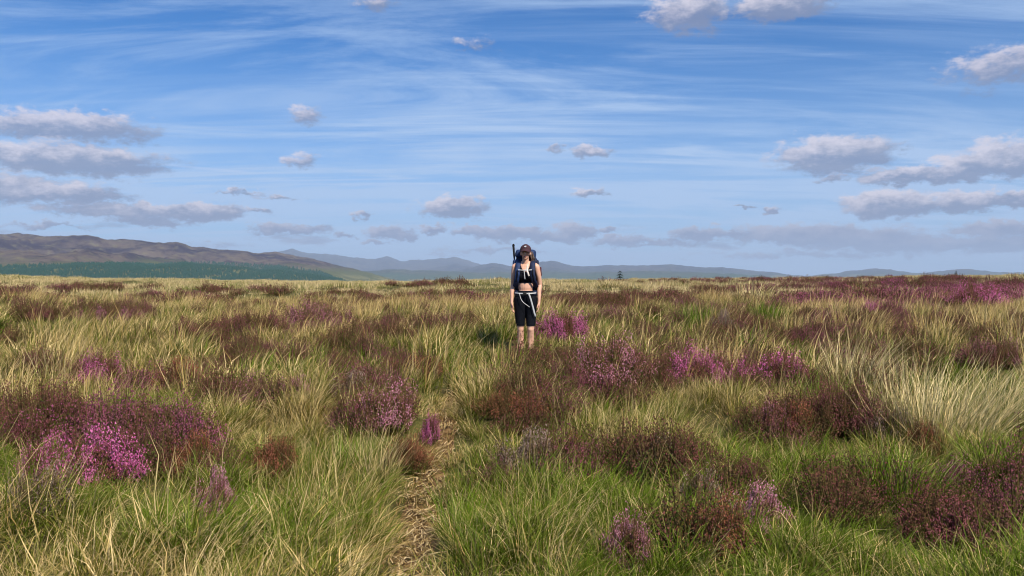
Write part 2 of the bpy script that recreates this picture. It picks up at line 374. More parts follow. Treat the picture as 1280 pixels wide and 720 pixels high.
def hill(name, prof, D0, Dr, D1, z0, m_, seed, namp=.16, power=1.0, nu=300, nd=110, gs=None):
    pxs = np.array([p[0] for p in prof], float); pys = np.array([p[1] for p in prof], float)
    u = np.linspace(pxs[0], pxs[-1], nu); az_ = np.arctan((u - 640) / F)
    elv = (HOR - np.interp(u, pxs, pys)) / F * np.cos(az_)
    elv = elv + .0013 * fbm(u, u * 0, 11, 4, seed)
    dd = np.concatenate([np.linspace(D0, Dr, int(nd * .72)), np.linspace(Dr, D1, nd - int(nd * .72) + 1)[1:]])
    E, D = np.meshgrid(elv, dd); Az = np.meshgrid(az_, dd)[0]
    x = D * np.sin(Az); y = D * np.cos(Az); top = E * Dr + EYE
    t = np.clip((D - D0) / (Dr - D0), 0, 1); back = np.clip((D - Dr) / (D1 - Dr), 0, 1)
    s_ = t ** power * (1 - .85 * sstep(0, 1, back))
    gs_ = gs or (Dr * .12)
    rid = 1 - np.abs(fbm(x, y * .5, gs_, 6, seed + 3, .55)) * 2
    n_ = fbm(x, y, gs_ * 1.6, 5, seed + 8)
    hgt = np.maximum(top - z0, 5)
    edge = sstep(0, .05, np.abs((u - u[0]) / (u[-1] - u[0]))) * sstep(0, .05, np.abs((u[-1] - u) / (u[-1] - u[0])))
    z = z0 + (top - z0) * s_ + hgt * namp * (rid * .8 - .5 + n_) * (t * (1 - t) * 4) ** .8 * (1 - back)
    z = z + hgt * namp * .5 * n_ * back
    cap = EYE + E * D * .985                                   # nothing in front stands above the skyline
    z = np.where(t < .985, np.minimum(z, cap), z)
    n0, n1 = x.shape; i_ = np.arange(n0 - 1)[:, None] * n1; j_ = np.arange(n1 - 1)[None, :]
    Fc = np.stack([i_ + j_, i_ + j_ + 1, i_ + n1 + j_ + 1, i_ + n1 + j_], -1).reshape(-1, 4)
    o = link(name, mesh_np(name, np.stack([x, y, z], -1).reshape(-1, 3), Fc, [m_])); o['kind'] = 'structure'
    return x, y, z, u, dd
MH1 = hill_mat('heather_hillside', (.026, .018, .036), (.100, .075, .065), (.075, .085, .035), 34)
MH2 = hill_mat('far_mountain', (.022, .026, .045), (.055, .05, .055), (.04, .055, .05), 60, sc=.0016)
L1 = [(-220, 300), (-80, 296), (0, 293), (22, 291.5), (40, 293), (56, 296), (68, 294.5), (82, 295.5), (100, 293.5), (118, 296), (135, 299), (155, 298.5), (172, 300), (205, 303.5), (222, 302), (240, 308), (270, 311), (300, 314), (322, 316.5), (345, 315), (368, 319), (395, 324.5), (420, 331), (445, 337), (465, 342), (490, 350), (520, 356)]
hx, hy, hz, hu, hd = hill('hillside', L1, 1700, 4600, 6800, -45, MH1, 31, .24, .85, 420, 150, 420)
L2 = [(250, 320), (330, 317), (348, 314), (367, 311.5), (385, 316), (410, 318), (440, 321.5), (465, 323), (485, 321), (500, 326), (520, 325), (545, 324), (567, 321.5), (582, 325), (600, 330), (630, 333), (700, 340)]
hill('mountains', L2, 9000, 13500, 16500, -60, MH2, 51, .22, .9, 300, 80)
L3 = [(540, 345), (575, 337), (600, 331.5), (618, 329), (640, 332), (665, 328), (688, 326), (700, 328), (715, 332.5), (740, 333), (765, 331), (800, 332.5), (840, 331), (870, 333), (905, 335), (945, 338), (970, 341), (1010, 346)]
hill('mountains', L3, 6500, 10000, 13000, -60, MH2, 71, .2, .9, 300, 80)
L3b = [(380, 352), (430, 341), (480, 337), (530, 338), (600, 341), (660, 339), (730, 341), (800, 338), (880, 340), (930, 343), (980, 347)]
hill('hillside', L3b, 4200, 6800, 8500, -60, hill_mat('valley_side', (.03, .05, .05), (.07, .08, .06), (.05, .08, .05), 20), 91, .2, .9, 240, 60)
L4 = [(1010, 345), (1045, 341), (1075, 337), (1095, 335.5), (1118, 337.5), (1140, 341), (1165, 340), (1190, 337.5), (1212, 336.5), (1240, 339), (1300, 342), (1400, 345)]
hill('mountains', L4, 8000, 11000, 13500, -60, MH2, 81, .15, .9, 240, 60)

# ------------------------------------------------------------------ geometry-node instancing for uncountable stuff
def proto_coll(name, meshes):
    c = bpy.data.collections.new(name)
    for k, m_ in enumerate(meshes):
        o = bpy.data.objects.new('%s_%02d' % (name, k), m_); c.objects.link(o)
    return c
def scatter(name, pts, rot, scl, idx, coll, label=None, cat=None, attrs={}):
    n = len(pts); me_ = bpy.data.meshes.new(name); me_.vertices.add(n); me_.vertices.foreach_set('co', np.asarray(pts, np.float32).ravel())
    def fa(nm, tp, arr, key):
        a = me_.attributes.new(nm, tp, 'POINT'); a.data.foreach_set(key, arr.ravel())
    fa('rot', 'FLOAT_VECTOR', np.asarray(rot, np.float32), 'vector'); fa('scl', 'FLOAT_VECTOR', np.asarray(scl, np.float32), 'vector')
    fa('idx', 'INT', np.asarray(idx, np.int32), 'value')
    for k, v in attrs.items(): fa(k, 'FLOAT', np.asarray(v, np.float32), 'value')
    o = link(name, me_)
    g = bpy.data.node_groups.new(name + '_scatter', 'GeometryNodeTree')
    g.interface.new_socket('Geometry', in_out='INPUT', socket_type='NodeSocketGeometry'); g.interface.new_socket('Geometry', in_out='OUTPUT', socket_type='NodeSocketGeometry')
    gi = g.nodes.new('NodeGroupInput'); go = g.nodes.new('NodeGroupOutput')
    ci_ = g.nodes.new('GeometryNodeCollectionInfo'); ci_.inputs[0].default_value = coll; ci_.inputs[1].default_value = True; ci_.inputs[2].default_value = True
    iop = g.nodes.new('GeometryNodeInstanceOnPoints'); iop.inputs['Pick Instance'].default_value = True
    def na(nm, tp):
        x_ = g.nodes.new('GeometryNodeInputNamedAttribute'); x_.data_type = tp; x_.inputs[0].default_value = nm; return x_.outputs[0]
    L_ = g.links.new
    L_(gi.outputs[0], iop.inputs['Points']); L_(ci_.outputs[0], iop.inputs['Instance'])
    L_(na('idx', 'INT'), iop.inputs['Instance Index'])
    e2r = g.nodes.new('FunctionNodeEulerToRotation'); L_(na('rot', 'FLOAT_VECTOR'), e2r.inputs[0]); L_(e2r.outputs[0], iop.inputs['Rotation'])
    L_(na('scl', 'FLOAT_VECTOR'), iop.inputs['Scale']); L_(iop.outputs[0], go.inputs[0])
    md = o.modifiers.new('scatter', 'NODES'); md.node_group = g
    o['kind'] = 'stuff'
    if label: o['label'] = label; o['category'] = cat
    return o

# conifer plantation on the far slope: one mass, instanced cones with skirts
def conifer_mesh(name, h, layers, seg, m_, trunk=None):
    rng = random.Random(3); Vv = []; Fc = []
    for l in range(layers):
        z0 = h * (.10 + .80 * l / layers); z1 = z0 + h * (.95 / layers + .12); r0 = h * .24 * (1 - l / layers) ** .8 + h * .02
        b0 = len(Vv); Vv.append((0, 0, min(z1, h)))
        for s_ in range(seg):
            a = 2 * math.pi * s_ / seg + l; rr = r0 * (.8 if s_ % 2 else 1.15) * rng.uniform(.85, 1.15)
            Vv.append((rr * math.cos(a), rr * math.sin(a), z0 + rng.uniform(-.02, .02) * h))
        for s_ in range(seg): Fc.append((b0, b0 + 1 + s_, b0 + 1 + (s_ + 1) % seg))
    return mesh_np(name, Vv, Fc, [m_], smooth=False)
m_con = mat('dark_conifer_needles', (.020, .075, .045), .9, .4, .02, .1, col2=(.010, .045, .028))
fc = proto_coll('plantation_conifer', [conifer_mesh('plantation_conifer', 8, 3, 6, m_con)])
from_h = []
rngf = np.random.default_rng(5)
NT = 45000
uu = rngf.uniform(-200, 440, NT); dq = rngf.uniform(1720, 3250, NT)
iu = np.clip(((uu - hu[0]) / (hu[-1] - hu[0]) * (len(hu) - 1)).astype(int), 0, len(hu) - 1)
id_ = np.clip(np.searchsorted(hd, dq), 1, len(hd) - 1); tt = (dq - hd[id_ - 1]) / (hd[id_] - hd[id_ - 1])
fz = hz[id_ - 1, iu] * (1 - tt) + hz[id_, iu] * tt
az_ = np.arctan((uu - 640) / F); fx = dq * np.sin(az_); fy = dq * np.cos(az_)
fpy = HOR - (fz + 8 - EYE) / (dq * np.cos(az_)) * F
topline = np.interp(uu, [-200, 0, 60, 130, 200, 260, 330, 400, 418, 440], [332, 329.5, 327.5, 326.5, 327.5, 325.5, 328.5, 336.5, 345, 352]) + 1.6 * fbm(fx, fy, 260, 3, 8)
ride = np.abs(fbm(fx, fy, 700, 2, 17)) > .012
keep = (fpy > topline) & (fpy < 356) & ride & (fbm(fx, fy, 300, 3, 18) < .62)
fx, fy, fz = fx[keep], fy[keep], fz[keep]; n = len(fx)
fs = rngf.uniform(.75, 1.25, n)
scatter('forest', np.stack([fx, fy, fz - .3], -1), np.stack([np.zeros(n)] * 2 + [rngf.uniform(0, 6.3, n)], -1), np.stack([fs * 1.25, fs * 1.25, fs], -1), np.zeros(n), fc,
        'dark teal conifer plantation covering the slope below the long left ridge', 'forest')

# ------------------------------------------------------------------ grass blades
def blades_mesh(name, n, Lr, base_r, ang, curl, wind, w, segs, m_, seed, flop=.0, topw=.25):
    """n arching ribbons from a tuft foot of radius base_r"""
    r = np.random.default_rng(seed)
    phi = r.uniform(0, 2 * np.pi, n); rad = base_r * np.sqrt(r.uniform(0, 1, n)); L_ = r.uniform(*Lr, n) * r.choice([1, 1, .75, 1.12], n)
    th0 = np.radians(r.uniform(ang[0], ang[1], n)) * (.35 + .65 * rad / base_r); kc = r.uniform(curl[0], curl[1], n)
    out = phi + r.normal(0, .5, n)
    pos = np.stack([rad * np.cos(phi), rad * np.sin(phi), -.03 + 0 * rad], -1)
    side = np.stack([-np.sin(out), np.cos(out), 0 * out], -1); tw = r.uniform(-1, 1, n)[:, None]
    side = side * np.cos(tw) + np.stack([np.cos(out), np.sin(out), 0 * out], -1) * np.sin(tw)
    rows = []
    for s_ in range(segs + 1):
        t = s_ / segs; ww = w * (1 - (1 - topw) * t) * r.uniform(.7, 1.3, n) if s_ == 0 else ww0 * ((1 - t) ** .6 * .9 + .08)
        if s_ == 0: ww0 = ww
        rows.append((pos.copy(), ww.copy(), t))
        th = th0 + kc * t ** 1.3
        d = np.stack([np.sin(th) * np.cos(out) + wind[0] * t * L_ / .4, np.sin(th) * np.sin(out) + wind[1] * t * L_ / .4, np.cos(th)], -1)
        d[:, :2] += r.normal(0, .13, (n, 2)); d /= np.linalg.norm(d, axis=1)[:, None]; pos = pos + d * (L_ / segs)[:, None]
    Vv = []; cg = r.uniform(0, 1, n); cb = r.uniform(0, 1, n); C_ = []
    for (p, ww, t) in rows[:-1]:
        Vv += [p - side * ww[:, None] / 2, p + side * ww[:, None] / 2]; C_ += [np.stack([np.full(n, t), cg, cb, np.ones(n)], -1)] * 2
    Vv.append(rows[-1][0]); C_.append(np.stack([np.ones(n), cg, cb, np.ones(n)], -1))
    Vv = np.concatenate(Vv); C_ = np.concatenate(C_); k = np.arange(n); Fc = []
    for s_ in range(segs - 1):
        a = (2 * s_) * n + k; b_ = a + n; c = b_ + n; d = c + n
        Fc += [np.stack([a, b_, d], -1), np.stack([a, d, c], -1)]
    a = (2 * (segs - 1)) * n + k; Fc.append(np.stack([a, a + n, 2 * segs * n + k], -1))
    me_ = mesh_np(name, Vv, np.concatenate(Fc), [m_]); colattr(me_, 'blade', C_)
    return me_
WIND = (.62, .03)
near_protos = []
for k in range(4): near_protos.append(blades_mesh('tussock', 90, (.20, .38), .085, (8, 60), (.7, 1.9), WIND, .0052, 4, M_GRASS, 100 + k))
for k in range(3): near_protos.append(blades_mesh('stalks', 22, (.32, .52), .10, (0, 34), (.2, 1.1), WIND, .0042, 4, M_GRASS, 200 + k))
for k in range(3): near_protos.append(blades_mesh('short_sward', 70, (.10, .22), .12, (10, 70), (.3, 1.4), WIND, .0055, 3, M_GRASS, 300 + k))
C_NEAR = proto_coll('grass_tuft', near_protos)
mid_protos = []
for k in range(4): mid_protos.append(blades_mesh('mid_tussock', 80, (.20, .38), .16, (5, 50), (.6, 1.6), WIND, .0095, 3, M_GRASS, 400 + k))
for k in range(3): mid_protos.append(blades_mesh('mid_stalks', 34, (.32, .50), .20, (0, 28), (.2, .9), WIND, .008, 3, M_GRASS, 500 + k))
C_MID = proto_coll('grass_clump', mid_protos)
far_protos = []
for k in range(4): far_protos.append(blades_mesh('far_clump', 110, (.18, .36), .55, (0, 40), (.3, 1.2), WIND, .018, 2, M_GRASS_FAR, 600 + k))
C_FAR = proto_coll('grass_swathe', far_protos)

# ------------------------------------------------------------------ heather
def heather_mesh(name, nspr, R_, Hh, bit, nbits, seed, stems=True, spread=1., hollow=.0, flower_from=.66):
    """returns (twig arrays, flower arrays): sprigs rising from a woody foot to a lumpy dome"""
    r = np.random.default_rng(seed)
    phi = r.uniform(0, 2 * np.pi, nspr); rr = np.sqrt(r.uniform(0, 1, nspr))
    lump = 1 + .62 * fbm(np.cos(phi) * rr * 3 + seed, np.sin(phi) * rr * 3, .8, 3, seed)
    tipx = R_ * rr * np.cos(phi) * lump; tipy = R_ * rr * np.sin(phi) * lump
    tipz = Hh * np.sqrt(np.clip(1 - (rr * .93) ** 2, .02, 1)) * lump * r.uniform(.62, 1.18, nspr) + .02
    foot = np.stack([tipx * .45, tipy * .45, np.full(nspr, -.03)], -1); tip = np.stack([tipx, tipy, tipz], -1)
    midp = (foot + tip) / 2; midp[:, 2] -= 0; midp[:, :2] += (tip[:, :2] - foot[:, :2]) * .18; midp += r.normal(0, .012, midp.shape)
    def bez(t): t = t[..., None] if np.ndim(t) else t; return foot * (1 - t) ** 2 + midp * 2 * t * (1 - t) + tip * t ** 2
    tv, tf, tcv = [], [], []; nv = 0
    pn = .5 + 1.3 * fbm(tipx / R_ + seed, tipy / R_, .45, 2, seed + 5); tn = r.uniform(0, 1, nspr)
    # stems: thin crossed ribbons
    w = bit * .28; ang = r.uniform(0, np.pi, nspr); sd = np.stack([np.cos(ang), np.sin(ang), 0 * ang], -1) * w
    prev = None
    for t in (0, .5, 1.):
        p = foot * (1 - t) ** 2 + midp * 2 * t * (1 - t) + tip * t ** 2
        tv += [p - sd * (1 - .6 * t), p + sd * (1 - .6 * t)]; tcv += [np.stack([np.full(nspr, t), r.uniform(0, 1, nspr), r.uniform(0, .6, nspr), np.ones(nspr)], -1)] * 2
    k = np.arange(nspr)
    for s_ in range(2):
        a = 2 * s_ * nspr + k; tf += [np.stack([a, a + nspr, a + 3 * nspr], -1), np.stack([a, a + 3 * nspr, a + 2 * nspr], -1)]
    nv = 6 * nspr
    fv, ff, fcv = [], [], []; nfv = 0
    for b_i in range(nbits):
        t = (b_i + r.uniform(0, 1, nspr)) / nbits * .58 + .45
        T = np.clip(t, 0, 1.02)[:, None]; p = foot * (1 - T) ** 2 + midp * 2 * T * (1 - T) + tip * T ** 2
        p = p + r.normal(0, bit * 1.25, p.shape) * np.array([1, 1, .8])
        s0 = bit * r.uniform(.6, 1.15, nspr)
        d = r.normal(0, 1, (nspr, 3)); d[:, 2] = np.abs(d[:, 2]) + .5; d /= np.linalg.norm(d, axis=1)[:, None]
        e1 = np.cross(d, r.normal(0, 1, (nspr, 3))); e1 /= np.linalg.norm(e1, axis=1)[:, None]; e2 = np.cross(d, e1)
        S0 = s0[:, None]; verts = [p + d * S0 * .9, p + e1 * S0 * .42, p + (-.5 * e1 + .87 * e2) * S0 * .42, p + (-.5 * e1 - .87 * e2) * S0 * .42 - d * S0 * .2]
        is_f = (t > flower_from + r.uniform(-.12, .12, nspr))
        cc = np.stack([t, np.clip(.5 + r.normal(0, .22, nspr) + .3 * (tn - .5), 0, 1), np.clip(pn + r.normal(0, .12, nspr), 0, 1), np.ones(nspr)], -1)
        for flag, vv, fl_, cl, kind in ((is_f, fv, ff, fcv, 1), (~is_f, tv, tf, tcv, 0)):
            m_ = int(flag.sum())
            if not m_: continue
            off = nfv if kind else nv; kk = off + np.arange(m_)
            for q_ in verts: vv.append(q_[flag]); cl.append(cc[flag])
            for (a, b2, c) in ((0, 1, 2), (0, 2, 3), (0, 3, 1)): fl_.append(np.stack([kk + a * m_, kk + b2 * m_, kk + c * m_], -1))
            if kind: nfv += 4 * m_
            else: nv += 4 * m_
    return (np.concatenate(tv), np.concatenate(tf), np.concatenate(tcv)), (np.concatenate(fv), np.concatenate(ff), np.concatenate(fcv))
def to_mesh(name, arr, m_):
    me_ = mesh_np(name, arr[0], arr[1], [m_], smooth=False); colattr(me_, 'blade', arr[2]); return me_
def merged_heather(name, seed, nspr, R_, Hh, bit, nbits, ff_=.66):
    a, b_ = heather_mesh(name, nspr, R_, Hh, bit, nbits, seed, flower_from=ff_)
    V_ = np.vstack([a[0], b_[0]]); F_ = np.vstack([a[1], b_[1] + len(a[0])]); C_ = np.vstack([a[2], b_[2]])
    me_ = mesh_np(name, V_, F_, [M_TWIG, M_FL_INST], smooth=False, midx=np.concatenate([np.zeros(len(a[1]), np.int32), np.ones(len(b_[1]), np.int32)]))
    colattr(me_, 'blade', C_); return me_
C_HM = proto_coll('heather_clump', [merged_heather('heather_clump', 40 + k, 190, .28, .27, .015, 11) for k in range(3)])
C_HF = proto_coll('heather_cushion', [merged_heather('heather_cushion', 60 + k, 150, .58, .30, .036, 6) for k in range(3)])
BUSH = {}
for k in range(4): BUSH['small', k] = heather_mesh('b', 420, .5, .5, .024, 22, 700 + k)
for k in range(3): BUSH['broad', k] = heather_mesh('b', 850, .5, .42, .0165, 18, 800 + k)
BUSH_ME = {}
def bush_meshes(key):
    if key not in BUSH_ME: BUSH_ME[key] = (to_mesh('heather_twigs', BUSH[key][0], M_TWIG), to_mesh('heather_flowers', BUSH[key][1], FL['mauve']))
    return BUSH_ME[key]
HB = [  # centre px, foot row, width px, height px, kind, label
 (28, 556, 120, 62, 'dark', 'wide dark maroon heather clump cut by the left photo edge'),
 (110, 622, 100, 58, 'magenta', 'vivid magenta heather clump in the left foreground'),
 (45, 612, 44, 30, 'magenta', 'small bright magenta heather tuft left of the vivid left foreground clump'),
 (118, 487, 70, 38, 'magenta', 'rounded pink and purple heather cushion on the left, mid distance, above the dark maroon clump'),
 (162, 498, 38, 18, 'mauve', 'low strip of mauve heather just right of the rounded pink and purple cushion'),
 (216, 500, 62, 52, 'rusty', 'rusty brown heather with straw grass through it, left of centre'),
 (298, 515, 56, 36, 'mauve', 'mauve topped heather with pale grass leaning over it'),
 (366, 510, 38, 32, 'pink', 'small pale pink heather tuft between two darker clumps left of the path'),
 (421, 474, 44, 22, 'dark', 'small dark crimson heather tuft left of the path, farther off'),
 (438, 512, 56, 32, 'grey', 'dull faded heather at the left end of the mauve bank by the path'),
 (482, 548, 72, 52, 'pink', 'sloping pink heather bank with bleached grass stalks in front, left of the path'),
 (508, 585, 44, 36, 'rusty', 'brown heather right behind the bleached stalks beside the path'),
 (538, 547, 20, 34, 'magenta', 'narrow upright magenta heather sprig right at the path edge'),
 (264, 656, 42, 34, 'pink', 'lone small pink heather tuft low in the left foreground grass'),
 (205, 560, 74, 36, 'mauve', 'loose mauve heather with thin flowers behind the vivid left clump'),
 (160, 600, 60, 40, 'mauve', 'mauve heather touching the right side of the vivid left clump'),
 (340, 602, 48, 36, 'rusty', 'reddish brown flowerless heather in the left foreground grass'),
 (236, 600, 56, 40, 'rusty', 'brownish heather between the vivid left clump and open grass'),
 (40, 660, 80, 60, 'grey', 'grey brown woody heather at the left edge below the magenta clump'),
 (303, 424, 86, 32, 'dark', 'dark purple heather mound left of centre, left one of a pair'),
 (388, 418, 86, 32, 'mauve', 'purple heather mound left of centre, right one of a pair'),
 (226, 432, 34, 12, 'dark', 'small dark heather tuft at mid distance on the left'),
 (706, 436, 62, 38, 'magenta', 'magenta topped heather mound directly right of the hiker'),
 (672, 470, 52, 26, 'dark', 'dark maroon heather just in front of the hiker boots'),
 (757, 497, 104, 56, 'pink', 'broad pink heather cushion in front and right of the hiker'),
 (828, 458, 62, 28, 'dark', 'dark crimson heather behind the broad pink cushion'),
 (884, 492, 98, 40, 'magenta', 'bright magenta heather mound right of centre with green grass before it'),
 (978, 490, 66, 34, 'magenta', 'magenta heather with grey twigs beside it, left of the big pale tussock'),
 (966, 548, 36, 34, 'pink', 'small pale pink heather tuft standing alone right of centre'),
 (1000, 560, 60, 44, 'rusty', 'brown straggly heather between the pale pink tuft and the dark clump'),
 (1060, 550, 92, 52, 'dark', 'dark purple heather clump with hollow grassy front, right of centre'),
 (1124, 560, 50, 52, 'grey', 'grey brown faded heather right of the dark purple clump'),
 (1160, 576, 34, 38, 'rusty', 'small reddish heather tuft below the big pale tussock'),
 (954, 676, 74, 40, 'pink', 'pink flowering heather in the right foreground above rusty shoots'),
 (905, 706, 84, 32, 'rusty', 'rusty orange low heather at the bottom below the pink foreground clump'),
 (880, 652, 52, 52, 'grey', 'grey mauve faded heather left of the pink foreground clump'),
 (938, 632, 54, 34, 'dark', 'dark brown heather behind the pink foreground clump'),
 (664, 606, 78, 56, 'grey', 'grey bleached heather in the centre foreground right of the path'),
 (712, 598, 34, 32, 'rusty', 'small brown heather tuft against the grey centre foreground bush'),
 (650, 532, 96, 24, 'rusty', 'long rusty heather fringe over dark green grass right of the path'),
 (1205, 700, 110, 44, 'dark', 'dark red brown heather in the bottom right corner'),
 (824, 604, 56, 42, 'grey', 'faded pinkish grey heather right of the centre foreground'),
 (768, 395, 62, 24, 'dark', 'dark purple heather mound behind and right of the hiker'),
 (708, 392, 32, 26, 'dark', 'small dark heather mound just behind the hiker on the right'),
 (918, 410, 38, 28, 'dark', 'round dark heather bush between two bright green grass mounds'),
 (1238, 386, 80, 26, 'magenta', 'vivid magenta heather far off near the right photo edge'),
 (1272, 416, 30, 20, 'dark', 'dark heather cut by the right photo edge, mid distance'),
 (786, 719, 48, 22, 'pink', 'pinkish heather tips cut by the bottom photo edge'),
 (520, 476, 60, 16, 'rusty', 'low brown heather just left of the path, farther off'),
 (1255, 462, 60, 32, 'mauve', 'mauve pink heather behind the big pale tussock at the right'),
 (1098, 398, 40, 16, 'magenta', 'small bright magenta heather tuft in the far purple band'),
 (50, 404, 60, 16, 'dark', 'dark low heather far off near the left photo edge'),
 (140, 408, 60, 18, 'mauve', 'dull mauve heather mound far left at mid distance'),
 (905, 418, 24, 22, 'bleached', 'pale grey dead heather twigs below the round dark bush'),
 (580, 412, 40, 12, 'dark', 'low dark heather left of the hiker at mid distance'),
 (860, 392, 34, 14, 'mauve', 'mauve heather hummock left of the bright green grass mounds'),
]
COMP = []
MASKS = []      # x, y, radius: where grass grows thin
for k, (px, py, w, h, kind, label) in enumerate(HB):
    x, y = at(px, py); wm = w / F * y; hm = h / F * y
    key = ('broad', k % 3) if wm > .62 else ('small', k % 4)
    mt, mf = bush_meshes(key)
    cy = y + wm * .25
    o = thing('heather_bush', label, 'heather', (x, cy, float(H(x, cy)) - .01), random.uniform(-.4, .4) + (math.pi if k % 2 else 0))
    fl_ = .24 if y < 11 else .34; hh = min(max(hm * 1.05, fl_), max(.62 * wm, fl_)) / .45
    if w > 55 and 5.6 < y < 14: COMP.append((x, cy, wm, k))
    o.scale = (wm * 1.12, max(min(wm, .9), .35) * .95, hh)
    tw = link('twigs', mt, o); fl = link('flowers', mf, o)
    if kind == 'bleached': kind = 'grey'; tw.material_slots[0].link = 'OBJECT'; tw.material_slots[0].material = M_TWIG_GREY; fl.name = 'dry_shoots'
    fl.material_slots[0].link = 'OBJECT'; fl.material_slots[0].material = FL[kind]
    MASKS.append((x, cy - .015 * y, wm * .48)); MASKS.append((x, cy - .16 - .015 * y, wm * .36))
MASKS_N = np.array(MASKS)

# mid/far heather as stuff: patches (px, py, rx, ry, n, bloom)
HP = [(60, 392, 75, 12, 60, .12), (150, 398, 60, 10, 50, .18), (215, 378, 70, 7, 60, .12), (20, 372, 50, 6, 40, .1), (300, 366, 60, 4, 30, .05), (110, 362, 80, 4, 40, .0),
      (300, 408, 45, 10, 26, .3), (388, 402, 44, 10, 26, .35), (430, 380, 60, 5, 30, .05), (560, 372, 50, 5, 36, .0), (540, 358, 60, 3, 30, 0.), (615, 384, 30, 6, 16, 0),
      (1085, 384, 105, 15, 230, .30), (1160, 374, 90, 8, 130, .35), (1235, 370, 60, 9, 110, .55), (1000, 352, 130, 3.5, 200, .15), (1130, 352, 110, 4, 160, .12), (900, 352, 90, 3.5, 110, .1), (1225, 358, 70, 5, 70, .12),
      (1190, 392, 70, 8, 40, .3), (1050, 405, 60, 10, 36, .12), (1150, 412, 60, 10, 30, .2), (770, 386, 40, 7, 26, .12), (850, 374, 50, 5, 30, .05), (920, 366, 60, 4, 40, .05), (1040, 430, 40, 8, 16, .1), (960, 440, 30, 8, 8, .1),
      (440, 505, 60, 14, 10, .15), (30, 530, 60, 26, 18, .0), (130, 575, 90, 26, 16, .35), (200, 580, 60, 22, 10, .2), (40, 470, 50, 10, 10, .05), (215, 490, 40, 12, 8, .05),
      (700, 470, 60, 14, 14, .12), (830, 470, 80, 14, 14, .2), (1000, 470, 50, 10, 8, .1), (1050, 530, 70, 16, 10, .1), (1210, 690, 50, 12, 4, 0), (900, 700, 50, 8, 3, 0), (640, 545, 60, 10, 6, .0), (880, 630, 60, 16, 4, .0), (800, 590, 50, 16, 4, 0), (830, 405, 70, 8, 20, .05), (660, 372, 60, 5, 20, .0), (1100, 360, 160, 4, 120, .2)]
hp, hr, hs, hi_, hb = [], [], [], [], []; fp, fr, fs_, fi, fb = [], [], [], [], []
rg = np.random.default_rng(77)
_px, _py, _bl = [], [], []
for (cx, cy, rx, ry, n_, bl) in HP:
    n_ = int(n_ * (.62 if cx > 900 and cy < 420 else .5 if cx > 500 or cy > 420 else .38))
    a = rg.uniform(0, 6.28, n_); q_ = np.sqrt(rg.uniform(0, 1, n_)); px = cx + rx * q_ * np.cos(a) * rg.uniform(.8, 1.2, n_); py = cy + ry * q_ * np.sin(a)
    _px.append(px); _py.append(np.maximum(py, np.interp(px, CREST_PX, CREST_PY) + .8)); _bl.append(np.full(n_, bl))
_px, _py, _bl = map(np.concatenate, (_px, _py, _bl)); X_, Y_ = at_many(_px, _py)
for (x, y, w, k) in COMP:                       # lower brown skirts that knit neighbouring bushes into mats
    n_ = 4; a = rg.uniform(0, 6.28, n_); q_ = w * rg.uniform(.45, .78, n_); X_ = np.append(X_, x + q_ * np.cos(a)); Y_ = np.append(Y_, y + .6 * q_ * np.sin(a)); _bl = np.append(_bl, rg.uniform(-.2, .25, n_))

PD_ = path_dist(X_, Y_); ok = (Y_ < 150) & ~((PD_ < .35) & (Y_ < 12))
# loose heather elsewhere on the moor, following its own patches
nl = 9000; r_ = 5 * (175 / 5) ** (rg.uniform(0, 1, nl) ** .8); a = rg.uniform(-.75, .75, nl); x, y = r_ * np.sin(a), r_ * np.cos(a)
v = fbm(x * .75, y, 2.4, 3, 55) * .5 + fbm(x * .6, y, 16, 3, 58) * .7 + .05 * (x > 0) - .05 * (r_ < 11)
k_ = (v > .36) & (np.hypot(x - .2, y - 12.3) > 2) & (path_dist(x, y) > .5)
k_ &= rg.uniform(0, 1, nl) < np.clip(r_ / 20, .35, 1) * np.where(r_ > 24, .55, .75) * np.where(r_ > 60, .55, 1) * np.where((x < -.1 * y) & (r_ > 40), .2, 1)
X_ = np.concatenate([X_[ok], x[k_]]); Y_ = np.concatenate([Y_[ok], y[k_]]); B_ = np.concatenate([_bl[ok], -.05 + .25 * np.clip(fbm(x[k_], y[k_], 9, 2, 61), 0, 1)])
Z_ = H(X_, Y_); Rr = np.hypot(X_, Y_); SZ = rg.uniform(.65, 1.2, len(X_))
print('heather stuff', len(X_))
for x, y, z, r1, s_, bl in zip(X_, Y_, Z_, Rr, SZ, B_):
    far_ = r1 > 26; tgt = (fp, fr, fs_, fi, fb) if far_ else (hp, hr, hs, hi_, hb)
    tgt[0].append((x, y, z - .02)); tgt[1].append((0, 0, rg.uniform(0, 6.28))); tgt[2].append((s_, s_, s_ * rg.uniform(.8, 1.25) * (1.05 if 9 < r1 <= 26 else 1))); tgt[3].append(rg.integers(0, 3)); tgt[4].append(np.clip(bl + rg.normal(0, .2), 0, 1))
    MASKS.append((x, y - .1 - .006 * y, (.58 if far_ else .30) * s_))
MASKS_N = np.array(MASKS)
scatter('heather', hp, hr, hs, hi_, C_HM, 'low dark heather growing between the grass tussocks', 'heather', {'dry': hb, 'hue': hb})
scatter('heather', fp, fr, fs_, fi, C_HF, 'distant purple and brown heather patches spread across the moor', 'heather', {'dry': fb, 'hue': fb})

# grid lookup of heather masks
cell = .5; from collections import defaultdict
GRID = defaultdict(list)
for (x, y, r_) in MASKS_N:
    for ix in range(int(math.floor((x - r_) / cell)), int(math.floor((x + r_) / cell)) + 1):
        for iy in range(int(math.floor((y - r_) / cell)), int(math.floor((y + r_) / cell)) + 1): GRID[ix, iy].append((x, y, r_))
def in_heather(x, y):
    for (a, b_, r_) in GRID.get((math.floor(x / cell), math.floor(y / cell)), ()):
        if (x - a) ** 2 + (y - b_) ** 2 < (r_ * .92) ** 2: return True
    return False

